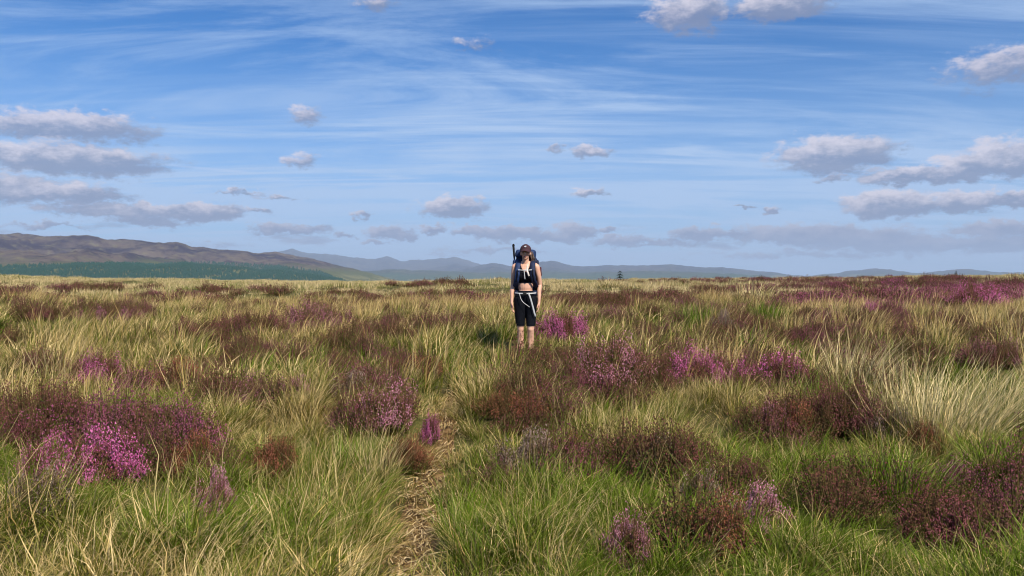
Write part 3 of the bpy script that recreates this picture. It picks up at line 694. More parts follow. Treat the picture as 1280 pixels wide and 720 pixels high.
# ------------------------------------------------------------------ grass scatter
HIK = at(657, 444)
def green_field(x, y):          # -1..1, high = fresh green
    return fbm(x, y, 2.6, 3, 131) * 1.5 + fbm(x, y, .8, 2, 141) * .8 + fbm(x, y, 14, 2, 161) * .6
def field(rmin, rmax, dens, spread_az, seed):
    r = np.random.default_rng(seed); n_ = int(dens * spread_az * (rmax ** 2 - rmin ** 2))
    rr = np.sqrt(r.uniform(rmin ** 2, rmax ** 2, n_)); aa = r.uniform(-spread_az, spread_az, n_)
    return rr * np.sin(aa), rr * np.cos(aa), rr, r
def make_grass(name, rmin, rmax, dens, coll, nt_, ns_, nsh, seed, label, smul=1.0, thin=.46, daz=.74):
    x, y, rr, r = field(rmin, rmax, dens, daz, seed)
    inh = np.array([in_heather(a, b_) for a, b_ in zip(x, y)]); keep = ~inh | (r.uniform(0, 1, len(x)) < thin)
    pd = path_dist(x, y) if rmax < 60 else np.full(len(x), 9.)
    keep &= (pd > np.where(y < 5.6, .135, .05)) | (r.uniform(0, 1, len(x)) < .14)
    keep &= np.hypot(x - HIK[0], y - HIK[1] + .1) > .30
    x, y, rr, pd = x[keep], y[keep], rr[keep], pd[keep]; n_ = len(x)
    cl = np.clip(.5 + 1.1 * fbm(x, y, .42 if rr.max() < 35 else 1.6, 2, 171), 0, 1)
    kp = r.uniform(0, 1, len(x)) < .35 + 1.1 * cl; x, y, rr, pd, cl = x[kp], y[kp], rr[kp], pd[kp], cl[kp]; n_ = len(x)
    z = H(x, y); gf = green_field(x, y)
    stalkp = np.clip(.30 - gf * .25, .05, .75); u = r.uniform(0, 1, n_)
    kind = np.where(u < stalkp, 1, 0); short = (r.uniform(0, 1, n_) < .22) | (pd < .26)
    if nsh: kind = np.where(short, 2, kind)
    idx = np.where(kind == 0, r.integers(0, nt_, n_), np.where(kind == 1, nt_ + r.integers(0, max(ns_, 1), n_), nt_ + ns_ + r.integers(0, max(nsh, 1), n_)))
    dry = .20 - np.clip(gf, -.8, .8) * .30 + r.normal(0, .13, n_) + np.where(kind == 1, .28, 0) - .02 * (1 - sstep(5, 11, rr)) + np.clip((rr - 8) / 60, 0, .42) + np.where(pd < .3, .25, 0)
    hue = np.clip(.35 + gf * .9 + r.normal(0, .2, n_), 0, 1)
    s_ = smul * r.uniform(.75, 1.2, n_) * (.66 + .68 * cl) * (1 + .25 * fbm(x, y, 2.2, 2, 151)) * np.where(rr < 3.2, .62 + .38 * np.clip((rr - 1) / 2.2, 0, 1), 1)
    s_ = s_ * (1 - .62 * np.clip(1.25 - np.hypot(x - HIK[0], (y - HIK[1] + .5) * .5) / .9, 0, 1))
    rot = np.stack([r.normal(0, .08, n_), r.normal(0, .08, n_), r.uniform(-1.0, 1.0, n_)], -1)
    scatter(name, np.stack([x, y, z - .01], -1), rot, np.stack([s_, s_, s_ * r.uniform(.85, 1.2, n_)], -1), idx, coll, label, 'grass', {'dry': dry, 'hue': hue})
    return n_
ng = make_grass('grass', 1.0, 9.0, 100, C_NEAR, 4, 3, 3, 1001, 'tangled green and straw moor grass in the foreground', .86)
nm = make_grass('grass', 9.0, 30.0, 24, C_MID, 4, 3, 0, 1002, 'green and yellow moor grass round the hiker')
nf = make_grass('grass', 30.0, 190.0, 1.7, C_FAR, 4, 0, 0, 1003, 'blond grass stretching to the edge of the moor', .82, .30, .72)
print('grass instances', ng, nm, nf)

# litter on the path
M_LIT = blade_mat('path_litter_straw', ((.18, .10, .04), (.24, .14, .06), (.16, .12, .03)), ((.42, .29, .14), (.55, .42, .24)), False, .35)
def litter():
    r = np.random.default_rng(9); n_ = 1800; Vv, Fc, C_ = [], [], []
    k = 0
    while k < n_:
        s_ = r.integers(0, 6); t = r.uniform(); p = _pl[s_] * (1 - t) + _pl[s_ + 1] * t; p = p + r.normal(0, .085, 2)
        if p[1] < 2.5 or p[1] > 12: continue
        z = float(H(*p)) + .03 + r.uniform(0, .03); a = r.uniform(0, 3.14); L_ = r.uniform(.04, .13); w = .0035
        d = np.array([math.cos(a), math.sin(a)]); nn = np.array([-d[1], d[0]]) * w; up = r.normal(0, .012, 3)
        b0 = len(Vv)
        for q_, s2 in ((-1, 0), (0, 1), (1, 2)):
            c = p + d * L_ / 2 * q_; Vv += [(c[0] - nn[0], c[1] - nn[1], z + up[s2]), (c[0] + nn[0], c[1] + nn[1], z + up[s2] + .002)]
        Fc += [(b0, b0 + 1, b0 + 3, b0 + 2), (b0 + 2, b0 + 3, b0 + 5, b0 + 4)]
        C_ += [(.5, r.uniform(), r.uniform(), 1)] * 6 if False else [(.5, .5, .5, 1)] * 6
        g1, g2 = r.uniform(), r.uniform()
        for q_ in range(6): C_[-1 - q_] = (.5, g1, g2, 1)
        k += 1
    me_ = mesh_np('straw_litter', Vv, np.array(Fc), [M_LIT]); colattr(me_, 'blade', C_); o = link('straw_litter', me_)
    o['kind'] = 'stuff'; o['label'] = 'flattened dead straw litter strewn along the narrow path'; o['category'] = 'straw litter'
litter()

# ------------------------------------------------------------------ individual tussocks
def tussock(px, py, w, h, kind, label, nb=260, seed=0, wind=(.28, .02), ang=(2, 46), curl=(.05, .9), bw=.0045):
    x, y = at(px, py); wm = w / F * y; hm = h / F * y
    m_ = {'pale': M_T_PALE, 'green': M_T_GREEN, 'grey': M_T_GREY}[kind]
    bw = max(bw, .00055 * y)
    me_ = blades_mesh('tussock_blades', nb, (hm * .5, hm * 1.2), max(wm * .38, .06), ang, curl, wind, bw, 5, m_, 3000 + seed)
    o = link('grass_tussock', me_); o.location = (x, y + wm * .2, float(H(x, y + wm * .2))); o['label'] = label; o['category'] = 'grass tussock'
TS = [(1195, 562, 170, 118, 'pale', 'large bleached straw tussock leaning right at the right edge', 1000),
      (1078, 500, 80, 86, 'pale', 'tall almost white grass tussock left of the large straw tussock', 420),
      (1262, 540, 70, 100, 'pale', 'straw tussock cut by the right photo edge beside the large one', 260),
      (470, 606, 70, 78, 'grey', 'grey dead grass stalks standing in front of the pink heather bank', 200),
      (876, 414, 62, 34, 'green', 'bright green grass mound left of the round dark heather', 620),
      (962, 408, 54, 30, 'green', 'bright green grass mound right of the round dark heather', 560),
      (1035, 512, 70, 50, 'green', 'fresh green grass tuft left of the pale tussocks', 260),
      (728, 640, 80, 66, 'green', 'dark green grass tuft in the centre foreground', 240),
      (575, 660, 70, 70, 'green', 'green grass tuft right beside the path in the foreground', 220),
      (950, 372, 70, 20, 'pale', 'pale blond grass tussock far off right of the hiker', 200),
      (745, 420, 30, 26, 'green', 'small bright green tuft behind the magenta mound right of the hiker', 140),
      (395, 470, 60, 30, 'green', 'yellow green grass tuft at mid distance left of the path', 200),
      (60, 480, 90, 50, 'pale', 'straw coloured grass leaning right near the left photo edge', 260),
      (440, 590, 60, 60, 'green', 'green grass tuft left of the grey dead stalks', 200),
      (1140, 640, 120, 90, 'green', 'green grass tussock in the right foreground below the straw tussock', 300)]
for k, t_ in enumerate(TS): tussock(*t_, seed=k)

# ------------------------------------------------------------------ conifer saplings
def sapling(px, py, hpx, label):
    x, y = at(px, py); y = min(y, 70 if hpx > 8 else 105); x = (px - 640) / F * y; z = float(H(x, y)); 
    ztop = EYE + (HOR - (py - hpx - 1)) / F * y; h = max(ztop - z, .5)
    root = thing('conifer_sapling', label, 'sapling', (x, y, z))
    bm = bmesh.new(); bmesh.ops.create_cone(bm, cap_ends=True, segments=8, radius1=.022, radius2=.004, depth=h, matrix=Matrix.Translation((0, 0, h / 2)))
    me_ = bpy.data.meshes.new('trunk'); bm.to_mesh(me_); bm.free(); me_.materials.append(mat('sapling_bark', (.10, .07, .045), .9)); link('trunk', me_, root)
    rr = random.Random(int(px)); Vv, Fc = [], []
    lv = 9
    for l in range(lv):
        z0 = h * (.15 + .82 * l / lv); L_ = h * .34 * (1 - l / lv) ** .85 + .04
        for s_ in range(8):
            a = s_ * 2 * math.pi / 8 + l * .7 + rr.uniform(-.2, .2); d = Vector((math.cos(a), math.sin(a), .35)).normalized(); LL = L_ * rr.uniform(.7, 1.15)
            for n_ in range(9):
                c = Vector((0, 0, z0)) + d * LL * (n_ + .5) / 9
                for sd in (-1, 1, 0):
                    nd = (d + Vector((-d.y, d.x, 0)) * sd * .9 + Vector((0, 0, .3 if sd == 0 else -.05))).normalized(); nl = .05 * h * (1.2 - n_ / 12)
                    s2 = nd.cross(Vector((0, 0, 1))).normalized() * .018 * h
                    b0 = len(Vv); Vv += [c - s2, c + s2, c + nd * nl * 1.6]; Fc.append((b0, b0 + 1, b0 + 2))
    me_ = mesh_np('crown', [tuple(v) for v in Vv], np.array(Fc), [mat('sapling_needles', (.035, .085, .02), .8)], smooth=False); link('crown', me_, root)
sapling(775, 352, 14, 'tiny conifer sapling standing alone on the moor edge right of the hiker')
sapling(1195, 345, 6, 'tiny faraway conifer sapling on the skyline near the right side')

# ------------------------------------------------------------------ the hiker
def caps(bm, a, b_, ra, rb, seg=14):
    a, b_ = Vector(a), Vector(b_); t = bmesh.new()
    bmesh.ops.create_uvsphere(t, u_segments=seg, v_segments=seg // 2 + 2, radius=ra, matrix=Matrix.Translation(a))
    bmesh.ops.create_uvsphere(t, u_segments=seg, v_segments=seg // 2 + 2, radius=rb, matrix=Matrix.Translation(b_))
    r = bmesh.ops.convex_hull(t, input=t.verts)
    kill = list({g for g in r['geom_interior'] if isinstance(g, bmesh.types.BMVert)})
    bmesh.ops.delete(t, geom=kill, context='VERTS')
    m_ = bpy.data.meshes.new('t'); t.to_mesh(m_); t.free(); bm.from_mesh(m_); bpy.data.meshes.remove(m_)
def ell(bm, c, r, rot=None, seg=18):
    M_ = Matrix.Translation(Vector(c)) @ (rot.to_4x4() if rot else Matrix()) @ Matrix.Diagonal((*r, 1))
    bmesh.ops.create_uvsphere(bm, u_segments=seg, v_segments=seg // 2 + 2, radius=1, matrix=M_)
def remeshed(bm, voxel, smooth=4, cuts=(), m_=None, name='m'):
    t = bpy.data.meshes.new('tmp'); bm.to_mesh(t); o = bpy.data.objects.new('tmp', t); COL.objects.link(o)
    md = o.modifiers.new('r', 'REMESH'); md.mode = 'VOXEL'; md.voxel_size = voxel
    if smooth: s_ = o.modifiers.new('s', 'SMOOTH'); s_.factor = .5; s_.iterations = smooth
    dg = bpy.context.evaluated_depsgraph_get(); ev = o.evaluated_get(dg); me_ = bpy.data.meshes.new_from_object(ev)
    bpy.data.objects.remove(o); bpy.data.meshes.remove(t)
    if cuts:
        b2 = bmesh.new(); b2.from_mesh(me_)
        for (co, no) in cuts: bmesh.ops.bisect_plane(b2, geom=b2.verts[:] + b2.edges[:] + b2.faces[:], plane_co=co, plane_no=no, clear_outer=True)
        edges = [e for e in b2.edges if e.is_boundary]
        ex = bmesh.ops.extrude_edge_only(b2, edges=edges)   # a small turned-in hem
        vs = [g for g in ex['geom'] if isinstance(g, bmesh.types.BMVert)]
        cen = {}
        for v in vs:
            v.co += -v.normal * .008
        b2.to_mesh(me_); b2.free()
    me_.name = name; me_.materials.clear()
    if m_: me_.materials.append(m_)
    me_.polygons.foreach_set('use_smooth', np.ones(len(me_.polygons), bool)); me_.update()
    return me_
SKIN = mat('sunlit_skin', (.66, .38, .27), .5, .10, 14, .35, col2=(.56, .30, .20))
BLACK = mat('black_stretch_fabric', (.006, .007, .011), .85, .3, 40, .1)
NAVY = mat('navy_pack_fabric', (.012, .020, .060), .7, .4, 25, .3, bump=.3)
BLUE = mat('blue_pack_fabric', (.013, .034, .11), .65, .35, 20, .3, bump=.3)
WHITE = mat('white_webbing', (.58, .58, .58), .7, .12, 60)
CAPM = mat('maroon_cap_cloth', (.062, .028, .034), .85, .25, 60, .2)
HAIR = mat('dark_brown_hair', (.06, .028, .016), .55, .5, 90, .4)
BOOT = mat('brown_boot_leather', (.075, .045, .03), .6, .4, 40)
SOCK = mat('dark_grey_sock', (.03, .03, .035), .95, .3, 120)
def person():
    x0, y0 = HIK; z0 = float(H(x0, y0)); top = EYE + (HOR - 305.5) / F * y0; sc = (top - z0 - .0) / 1.705
    print('hiker', x0, y0, z0, sc)
    root = thing('person', 'hiker in black crop top and shorts with maroon cap standing on the moor path', 'person', (x0, y0, z0), math.radians(-5))
    root.scale = (sc * .92, sc, sc)
    legs = []
    def leg_prims(bm, s_, inf=0.):
        fw = -.035 if s_ > 0 else 0.; hip = (.088 * s_, .0, .90); kn = (.079 * s_ + (.006 if s_ > 0 else 0), -.012 + fw * 1.1, .475); ca = (.083 * s_, .022 + fw, .36); an = (.076 * s_, .015 + fw, .085)
        caps(bm, hip, (.086 * s_, -.005, .68), .092 + inf, .073 + inf); caps(bm, (.086 * s_, -.005, .68), kn, .073 + inf, .052 + inf)
        if not inf: caps(bm, kn, ca, .050, .054); caps(bm, ca, an, .054, .034); ell(bm, (kn[0], kn[1] - .022, kn[2]), (.034, .03, .04))
        return an
    def torso(bm, inf=0.):
        ell(bm, (0, .01, .95), (.150 + inf, .108 + inf, .125 + inf)); ell(bm, (0, .015, 1.10), (.118 + inf, .088 + inf, .15 + inf))
        ell(bm, (0, .01, 1.26), (.140 + inf, .098 + inf, .16 + inf)); ell(bm, (0, .018, 1.36), (.135 + inf, .075 + inf, .085 + inf))
        for s_ in (-1, 1):
            ell(bm, (.062 * s_, -.072, 1.245), (.058 + inf, .048 + inf, .056 + inf)); caps(bm, (.05 * s_, .02, 1.415), (.155 * s_, .015, 1.385), .048 + inf, .05 + inf)
            ell(bm, (.08 * s_, .05, .90), (.085 + inf, .075 + inf, .09 + inf))
    bm = bmesh.new(); torso(bm)
    caps(bm, (0, .02, 1.40), (0, .0, 1.51), .056, .052)
    ell(bm, (0, -.002, 1.60), (.074, .092, .098)); ell(bm, (0, -.030, 1.535), (.052, .055, .055)); ell(bm, (0, -.07, 1.503), (.024, .02, .02))
    caps(bm, (0, -.088, 1.598), (0, -.110, 1.560), .010, .015, 8)                               # nose
    for s_ in (-1, 1):
        ell(bm, (.076 * s_, .005, 1.575), (.012, .02, .032)); ell(bm, (.042 * s_, -.070, 1.562), (.022, .018, .02))
        ell(bm, (.012 * s_, -.084, 1.527), (.017, .010, .007))
    for s_ in (-1, 1):
        sh = (.172 * s_, .015, 1.375); el_ = ((.205 if s_ < 0 else .226) * s_, .03 if s_ < 0 else .05, 1.115); wr = (.215 * s_, -.035, .885)
        caps(bm, sh, ((sh[0] + el_[0]) / 2 + .004 * s_, .022, 1.25), .050, .042); caps(bm, ((sh[0] + el_[0]) / 2 + .004 * s_, .022, 1.25), el_, .042, .034)
        caps(bm, el_, (.213 * s_, .008, 1.03), .034, .037); caps(bm, (.213 * s_, .008, 1.03), wr, .037, .024)
        # hand: palm, four bent fingers, thumb off the side
        pa = Vector((.213 * s_, -.05, .825)); ell(bm, pa, (.017, .038, .048)); caps(bm, wr, pa, .023, .022)
        for f_, (dy, L_) in enumerate(((-.030, .072), (-.011, .080), (.008, .074), (.026, .060))):
            p0 = Vector((.212 * s_, pa.y + dy, .795)); p1 = p0 + Vector((-.006 * s_, -.004, -L_ * .48)); p2 = p1 + Vector((-.016 * s_, -.004, -L_ * .32)); p3 = p2 + Vector((-.018 * s_, -.002, -L_ * .16))
            caps(bm, p0, p1, .0098, .0090, 8); caps(bm, p1, p2, .0090, .0082, 8); caps(bm, p2, p3, .0082, .007, 8)
        t0 = Vector((.208 * s_, -.075, .845)); t1 = t0 + Vector((-.014 * s_, -.024, -.028)); t2 = t1 + Vector((-.010 * s_, -.006, -.030)); caps(bm, t0, t1, .013, .011, 8); caps(bm, t1, t2, .011, .008, 8)
    for s_ in (-1, 1):
        an = leg_prims(bm, s_); caps(bm, an, (an[0] + .012 * s_, -.10, .035), .034, .026)
    body = link('body', remeshed(bm, .0065, 3, (), SKIN, 'body'), root)
    # eyes, lips, brows
    for s_ in (-1, 1):
        b2 = bmesh.new(); ell(b2, (.030 * s_, -.083, 1.588), (.013, .008, .006), seg=12); me_ = bpy.data.meshes.new('eye'); b2.to_mesh(me_); me_.materials.append(mat('eye_white', (.6, .58, .55), .3, .05)); e = link('eye', me_, root)
        b3 = bmesh.new(); ell(b3, (.030 * s_, -.0895, 1.588), (.0055, .003, .0055), seg=10); m3 = bpy.data.meshes.new('iris'); b3.to_mesh(m3); m3.materials.append(BLACK); link('iris', m3, e)
        b4 = bmesh.new(); caps(b4, (.016 * s_, -.088, 1.604), (.044 * s_, -.080, 1.606), .0035, .0025, 6); m4 = bpy.data.meshes.new('eyebrow'); b4.to_mesh(m4); m4.materials.append(HAIR); link('eyebrow', m4, root)
    b2 = bmesh.new(); ell(b2, (0, -.0925, 1.5305), (.024, .006, .0045)); ell(b2, (0, -.0915, 1.522), (.021, .006, .005)); me_ = bpy.data.meshes.new('lips'); b2.to_mesh(me_); me_.materials.append(mat('lips_skin', (.42, .13, .11), .4, .1)); link('lips', me_, root)
    # hair with a ponytail over the image-right shoulder
    b2 = bmesh.new(); ell(b2, (0, .018, 1.612), (.082, .090, .100)); ell(b2, (0, .05, 1.55), (.070, .055, .075))
    rr = random.Random(4)
    for k in range(16):
        p = Vector((.045 + rr.uniform(-.02, .02), .075 + rr.uniform(-.02, .02), 1.60)); d = Vector((.035, .0, -.01))
        for s2 in range(5):
            q_ = p + d; caps(b2, p, q_, .012 - .0015 * s2, .011 - .0016 * s2, 6); p = q_; d = Vector((.012 + rr.uniform(-.01, .012) - .004 * s2, -.014 + rr.uniform(-.006, .006), -.034))
    hm = remeshed(b2, .005, 2, (), HAIR, 'hair')
    b3 = bmesh.new(); b3.from_mesh(hm)                     # open the face side
    kill = [v for v in b3.verts if v.co.y < -.032 + max(0, (1.60 - v.co.z)) * .35 and abs(v.co.x) < .072 and v.co.z < 1.645]
    bmesh.ops.delete(b3, geom=kill, context='VERTS'); b3.to_mesh(hm); b3.free(); link('hair', hm, root)
    # cap: crown, peak, small white emblem, button
    b2 = bmesh.new(); ell(b2, (0, .004, 1.622), (.090, .103, .085), seg=28)
    cm = remeshed(b2, .006, 2, [((0, 0, 1.628), (0, -.10, -1))], CAPM, 'crown'); c_ = link('cap', cm, root)
    Vv, Fc = [], []; nu_, nv_ = 17, 6
    for lay in (0, 1):
        for i_ in range(nu_):
            a = math.radians(-72 + 144 * i_ / (nu_ - 1))
            for j_ in range(nv_):
                t = j_ / (nv_ - 1); ext = .070 * math.cos(a) ** .8 * t
                Vv.append((.088 * math.sin(a) * (1 + .02 * t), -.098 * math.cos(a) - ext, 1.637 - .026 * t - .016 * abs(math.sin(a)) * t - .012 * abs(math.sin(a)) - .004 * lay))
    def id3(l, i_, j_): return l * nu_ * nv_ + i_ * nv_ + j_
    for i_ in range(nu_ - 1):
        for j_ in range(nv_ - 1):
            Fc.append((id3(0, i_, j_), id3(0, i_ + 1, j_), id3(0, i_ + 1, j_ + 1), id3(0, i_, j_ + 1))); Fc.append((id3(1, i_, j_ + 1), id3(1, i_ + 1, j_ + 1), id3(1, i_ + 1, j_), id3(1, i_, j_)))
        Fc.append((id3(0, i_, nv_ - 1), id3(0, i_ + 1, nv_ - 1), id3(1, i_ + 1, nv_ - 1), id3(1, i_, nv_ - 1)))
    link('peak', mesh_np('peak', Vv, Fc, [CAPM]), c_)
    b2 = bmesh.new(); ell(b2, (0, -.092, 1.668), (.018, .008, .011), Matrix.Rotation(math.radians(-25), 3, 'X'), 14); ell(b2, (.010, -.092, 1.674), (.010, .008, .008), Matrix.Rotation(math.radians(-25), 3, 'X'), 10)
    me_ = bpy.data.meshes.new('emblem'); b2.to_mesh(me_); me_.materials.append(WHITE); link('emblem', me_, c_)
    b2 = bmesh.new(); ell(b2, (0, .004, 1.706), (.009, .009, .005), seg=10); me_ = bpy.data.meshes.new('button'); b2.to_mesh(me_); me_.materials.append(CAPM); link('button', me_, c_)
    # crop top: sleeveless, scoop neck
    b2 = bmesh.new(); torso(b2, .007)
    tm = remeshed(b2, .007, 3, [((0, 0, 1.155), (0, 0, -1)), ((0, 0, 1.43), (0, 0, 1))], BLACK, 'crop_top')
    b3 = bmesh.new(); b3.from_mesh(tm)
    kill = [v for v in b3.verts if (v.co.z > 1.31 + (abs(v.co.x) / .060) ** 2 * .07 and abs(v.co.x) < .072 and v.co.y < .03) or abs(v.co.x) > .158 and v.co.z > 1.30]
    bmesh.ops.delete(b3, geom=kill, context='VERTS'); b3.to_mesh(tm); b3.free(); link('crop_top', tm, root)
    # shorts
    b2 = bmesh.new()
    ell(b2, (0, .01, .95), (.160, .118, .135)); ell(b2, (0, .015, 1.03), (.132, .10, .10))
    for s_ in (-1, 1):
        leg_prims(b2, s_, .012); ell(b2, (.08 * s_, .05, .90), (.096, .086, .10))
    link('shorts', remeshed(b2, .0075, 3, [((0, 0, .535), (0, 0, -1)), ((0, 0, 1.035), (0, 0, 1))], BLACK, 'shorts'), root)
    # boots and socks
    for s_ in (-1, 1):
        fw = -.035 if s_ > 0 else 0.
        b2 = bmesh.new(); caps(b2, (.076 * s_, .012 + fw, .07), (.077 * s_, .014 + fw, .17), .045, .046); bt = remeshed(b2, .006, 2, (), SOCK, 'sock'); link('sock', bt, root)
        b2 = bmesh.new(); caps(b2, (.076 * s_, .015 + fw, .06), (.076 * s_, .015 + fw, .125), .052, .052); caps(b2, (.076 * s_, .03 + fw, .045), (.090 * s_, -.15 + fw, .035), .048, .040); ell(b2, (.088 * s_, -.12 + fw, .045), (.048, .06, .042))
        bt = link('boot', remeshed(b2, .006, 2, [((0, 0, .006), (0, 0, -1))], BOOT, 'boot'), root)
        b2 = bmesh.new(); ell(b2, (.083 * s_, -.06 + fw, .016), (.055, .145, .016)); sm_ = bpy.data.meshes.new('sole'); b2.to_mesh(sm_); sm_.materials.append(BLACK); link('sole', sm_, bt)

    # ---- backpack: separate thing worn on the back
    bp = thing('backpack', 'large navy and blue rucksack worn by the hiker with white straps', 'backpack', (x0, y0, z0), math.radians(-5)); bp.scale = (sc * .93, sc, sc)
    def rbox(c, d, bev, m_, name, parent, sub=2, noise_=.0, taper=None):
        b4 = bmesh.new(); bmesh.ops.create_cube(b4, size=1, matrix=Matrix.Translation(c) @ Matrix.Diagonal((*d, 1)))
        if taper:
            for v in b4.verts:
                if v.co.z < c[2]: v.co.x = c[0] + (v.co.x - c[0]) * taper
        bmesh.ops.bevel(b4, geom=b4.edges[:], offset=bev, segments=4, profile=.6, affect='EDGES')
        bmesh.ops.subdivide_edges(b4, edges=b4.edges[:], cuts=1, use_grid_fill=True)
        if noise_:
            for v in b4.verts: v.co += v.normal * noise_ * float(fbm(v.co.x * 9 + v.co.z * 5, v.co.z * 9 + v.co.y * 7, 1.2, 2, 5))
        me2 = bpy.data.meshes.new(name); b4.to_mesh(me2); b4.free(); me2.materials.append(m_); me2.polygons.foreach_set('use_smooth', np.ones(len(me2.polygons), bool)); return link(name, me2, parent)
    rbox((0, .245, 1.235), (.35, .25, .60), .075, NAVY, 'main_sack', bp, noise_=.02, taper=.85)
    rbox((-.01, .225, 1.575), (.33, .27, .135), .06, BLUE, 'lid', bp, noise_=.02)
    for s_ in (-1, 1): rbox((.185 * s_, .25, 1.11), (.09, .16, .26), .04, NAVY, 'side_pocket', bp, noise_=.012)
    rm = rbox((.205, .14, 1.31), (.075, .06, .15), .028, mat('dark_red_pouch_cloth', (.085, .012, .02), .7), 'pouch', bp, noise_=.01); rm['label'] = 'dark red pouch hanging at the shoulder'
    # shoulder straps: padded, from over the shoulders down the chest sides
    def ribbon(pts, w, th, m_, name, parent, wdir=(1, 0, 0), res=6):
        P_ = [Vector(p) for p in pts]; out = []
        for i_ in range(len(P_) - 1):
            p0 = P_[max(i_ - 1, 0)]; p1 = P_[i_]; p2 = P_[i_ + 1]; p3 = P_[min(i_ + 2, len(P_) - 1)]
            for t in np.linspace(0, 1, res, endpoint=False):
                out.append(.5 * ((2 * p1) + (p2 - p0) * t + (2 * p0 - 5 * p1 + 4 * p2 - p3) * t * t + (-p0 + 3 * p1 - 3 * p2 + p3) * t ** 3))
        out.append(P_[-1]); Vv, Fc = [], []
        for i_, p in enumerate(out):
            tan = (out[min(i_ + 1, len(out) - 1)] - out[max(i_ - 1, 0)]).normalized(); wd = Vector(wdir); wd = (wd - tan * wd.dot(tan)).normalized(); nn = tan.cross(wd).normalized()
            for a in range(8):
                c_, s2 = math.cos(a * math.pi / 4), math.sin(a * math.pi / 4)
                Vv.append(p + wd * w / 2 * math.copysign(abs(c_) ** .6, c_) + nn * th / 2 * math.copysign(abs(s2) ** .8, s2))
        for i_ in range(len(out) - 1):
            for a in range(8): Fc.append((i_ * 8 + a, i_ * 8 + (a + 1) % 8, i_ * 8 + 8 + (a + 1) % 8, i_ * 8 + 8 + a))
        Fc += [tuple(range(7, -1, -1)), tuple(range((len(out) - 1) * 8, len(out) * 8))]
        return link(name, mesh_np(name, [tuple(v) for v in Vv], Fc, [m_]), parent)
    for s_ in (-1, 1):
        st = ribbon([(.10 * s_, .14, 1.43), (.108 * s_, .05, 1.462), (.112 * s_, -.035, 1.43), (.115 * s_, -.088, 1.36), (.118 * s_, -.116, 1.27), (.135 * s_, -.085, 1.17), (.165 * s_, .02, 1.09), (.17 * s_, .13, 1.05)], .078, .024, BLUE if s_ < 0 else NAVY, 'shoulder_strap', bp)
        ribbon([(.12 * s_, -.128, 1.33), (.119 * s_, -.134, 1.27), (.14 * s_, -.10, 1.165)], .022, .006, BLACK, 'webbing', st)
        # padded shoulder bulge of the pack frame standing out past the shoulders
        rbox((.150 * s_, .085, 1.405), (.11, .07, .16), .032, BLUE if s_ < 0 else NAVY, 'load_pad', bp, noise_=.012)
    ribbon([(-.105, -.135, 1.335), (-.04, -.142, 1.330), (.04, -.142, 1.330), (.105, -.135, 1.335)], .012, .006, WHITE, 'chest_strap', bp, wdir=(0, 0, 1))
    rbox((.0, -.148, 1.330), (.026, .012, .020), .004, WHITE, 'buckle', bp)
    ribbon([(-.012, -.15, 1.325), (-.006, -.152, 1.27), (.002, -.15, 1.20)], .012, .004, WHITE, 'hanging_strap', bp)
    ribbon([(.04, -.125, 1.395), (.030, -.135, 1.34), (.048, -.152, 1.29), (.062, -.150, 1.245)], .026, .014, mat('clear_drinking_tube', (.70, .62, .55), .4, .1), 'drinking_tube', bp)
    # hip belt and its long white loose ends
    pts = [(.172 * math.cos(a), .012 - .130 * math.sin(a), 1.000 + .006 * math.sin(3 * a)) for a in np.linspace(-.35, math.pi + .35, 22)]
    ribbon([(p[0], p[1], p[2] - .005) for p in pts[:7]], .07, .018, NAVY, 'hip_pad', bp, wdir=(0, 0, 1), res=3); ribbon([(p[0], p[1], p[2] - .005) for p in pts[-7:]], .07, .018, NAVY, 'hip_pad', bp, wdir=(0, 0, 1), res=3)
    pts2 = [(.176 * math.cos(a), .010 - .146 * math.sin(a), 1.005 - .01 * math.sin(a)) for a in np.linspace(.25, math.pi - .25, 14)]
    ribbon(pts2, .017, .006, WHITE, 'hip_strap', bp, wdir=(0, 0, 1), res=3)
    rbox((.0, -.150, .995), (.055, .016, .036), .005, mat('black_buckle_plastic', (.02, .02, .02), .4), 'buckle', bp)
    ribbon([(.055, -.150, 1.005), (.085, -.146, .93), (.115, -.135, .83), (.150, -.120, .70), (.165, -.110, .665)], .024, .004, WHITE, 'hanging_strap', bp)
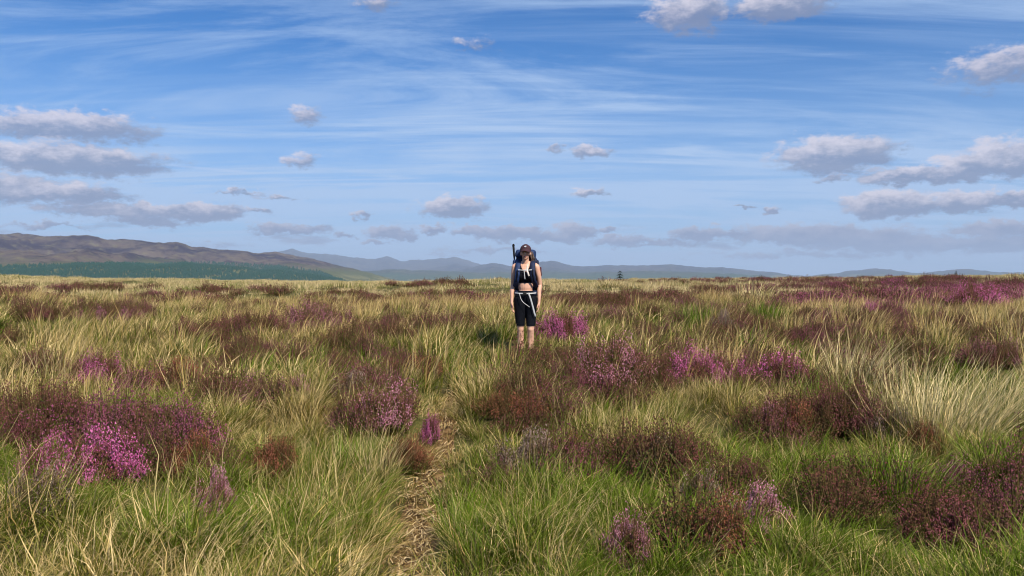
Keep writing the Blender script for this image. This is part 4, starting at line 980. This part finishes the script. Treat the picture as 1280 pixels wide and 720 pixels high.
    ribbon([(-.085, -.140, 1.0), (-.065, -.150, .93), (-.030, -.150, .875), (.03, -.146, .83), (.075, -.138, .80)], .009, .004, WHITE, 'hanging_strap', bp)
    # ---- trekking poles strapped to the side
    tp = thing('trekking_pole', 'black trekking pole strapped upright to the rucksack, handle above the shoulder', 'trekking pole', (x0, y0, z0), math.radians(-5)); tp.scale = (sc * .93, sc, sc)
    lean = Vector((.022, 0, -.30)); p0 = Vector((-.205, .16, 1.69))
    def tube(a, b_, ra, rb, m_, name):
        b5 = bmesh.new(); caps(b5, a, b_, ra, rb, 12); me2 = bpy.data.meshes.new(name); b5.to_mesh(me2); me2.materials.append(m_); link(name, me2, tp)
    foam = mat('black_foam_grip', (.012, .012, .014), .8); tube(p0, p0 + lean * .55, .018, .015, foam, 'grip'); tube(p0 + lean * .55, p0 + lean * 1.0, .0125, .0125, foam, 'shaft')
    tube(p0 + lean, Vector((-.215, .20, .86)), .0105, .008, mat('dark_metal_pole', (.03, .03, .035), .35, metal=.8), 'lower_shaft')
    tube(p0 + Vector((0, 0, .004)), p0 + Vector((0, 0, .012)), .021, .019, foam, 'knob')
person()

# ------------------------------------------------------------------ haze: real air between here and the mountains
def haze():
    b_ = bmesh.new(); bmesh.ops.create_cube(b_, size=1); me_ = bpy.data.meshes.new('haze')
    for v in b_.verts: v.co = Vector((v.co.x * 34400, v.co.y * 34400, 520 if v.co.z > 0 else -190))
    b_.to_mesh(me_); b_.free()
    m_ = bpy.data.materials.new('pale_air'); m_.use_nodes = True; t = m_.node_tree; t.nodes.clear()
    v = t.nodes.new('ShaderNodeVolumePrincipled'); v.inputs['Color'].default_value = (.64, .785, 1.0, 1); v.inputs['Density'].default_value = 8e-5; v.inputs['Anisotropy'].default_value = 0
    o_ = t.nodes.new('ShaderNodeOutputMaterial'); t.links.new(v.outputs[0], o_.inputs['Volume']); me_.materials.append(m_)
    o = link('haze', me_); o['kind'] = 'stuff'; o['label'] = 'pale blue summer haze over the valley'; o['category'] = 'haze'
haze()
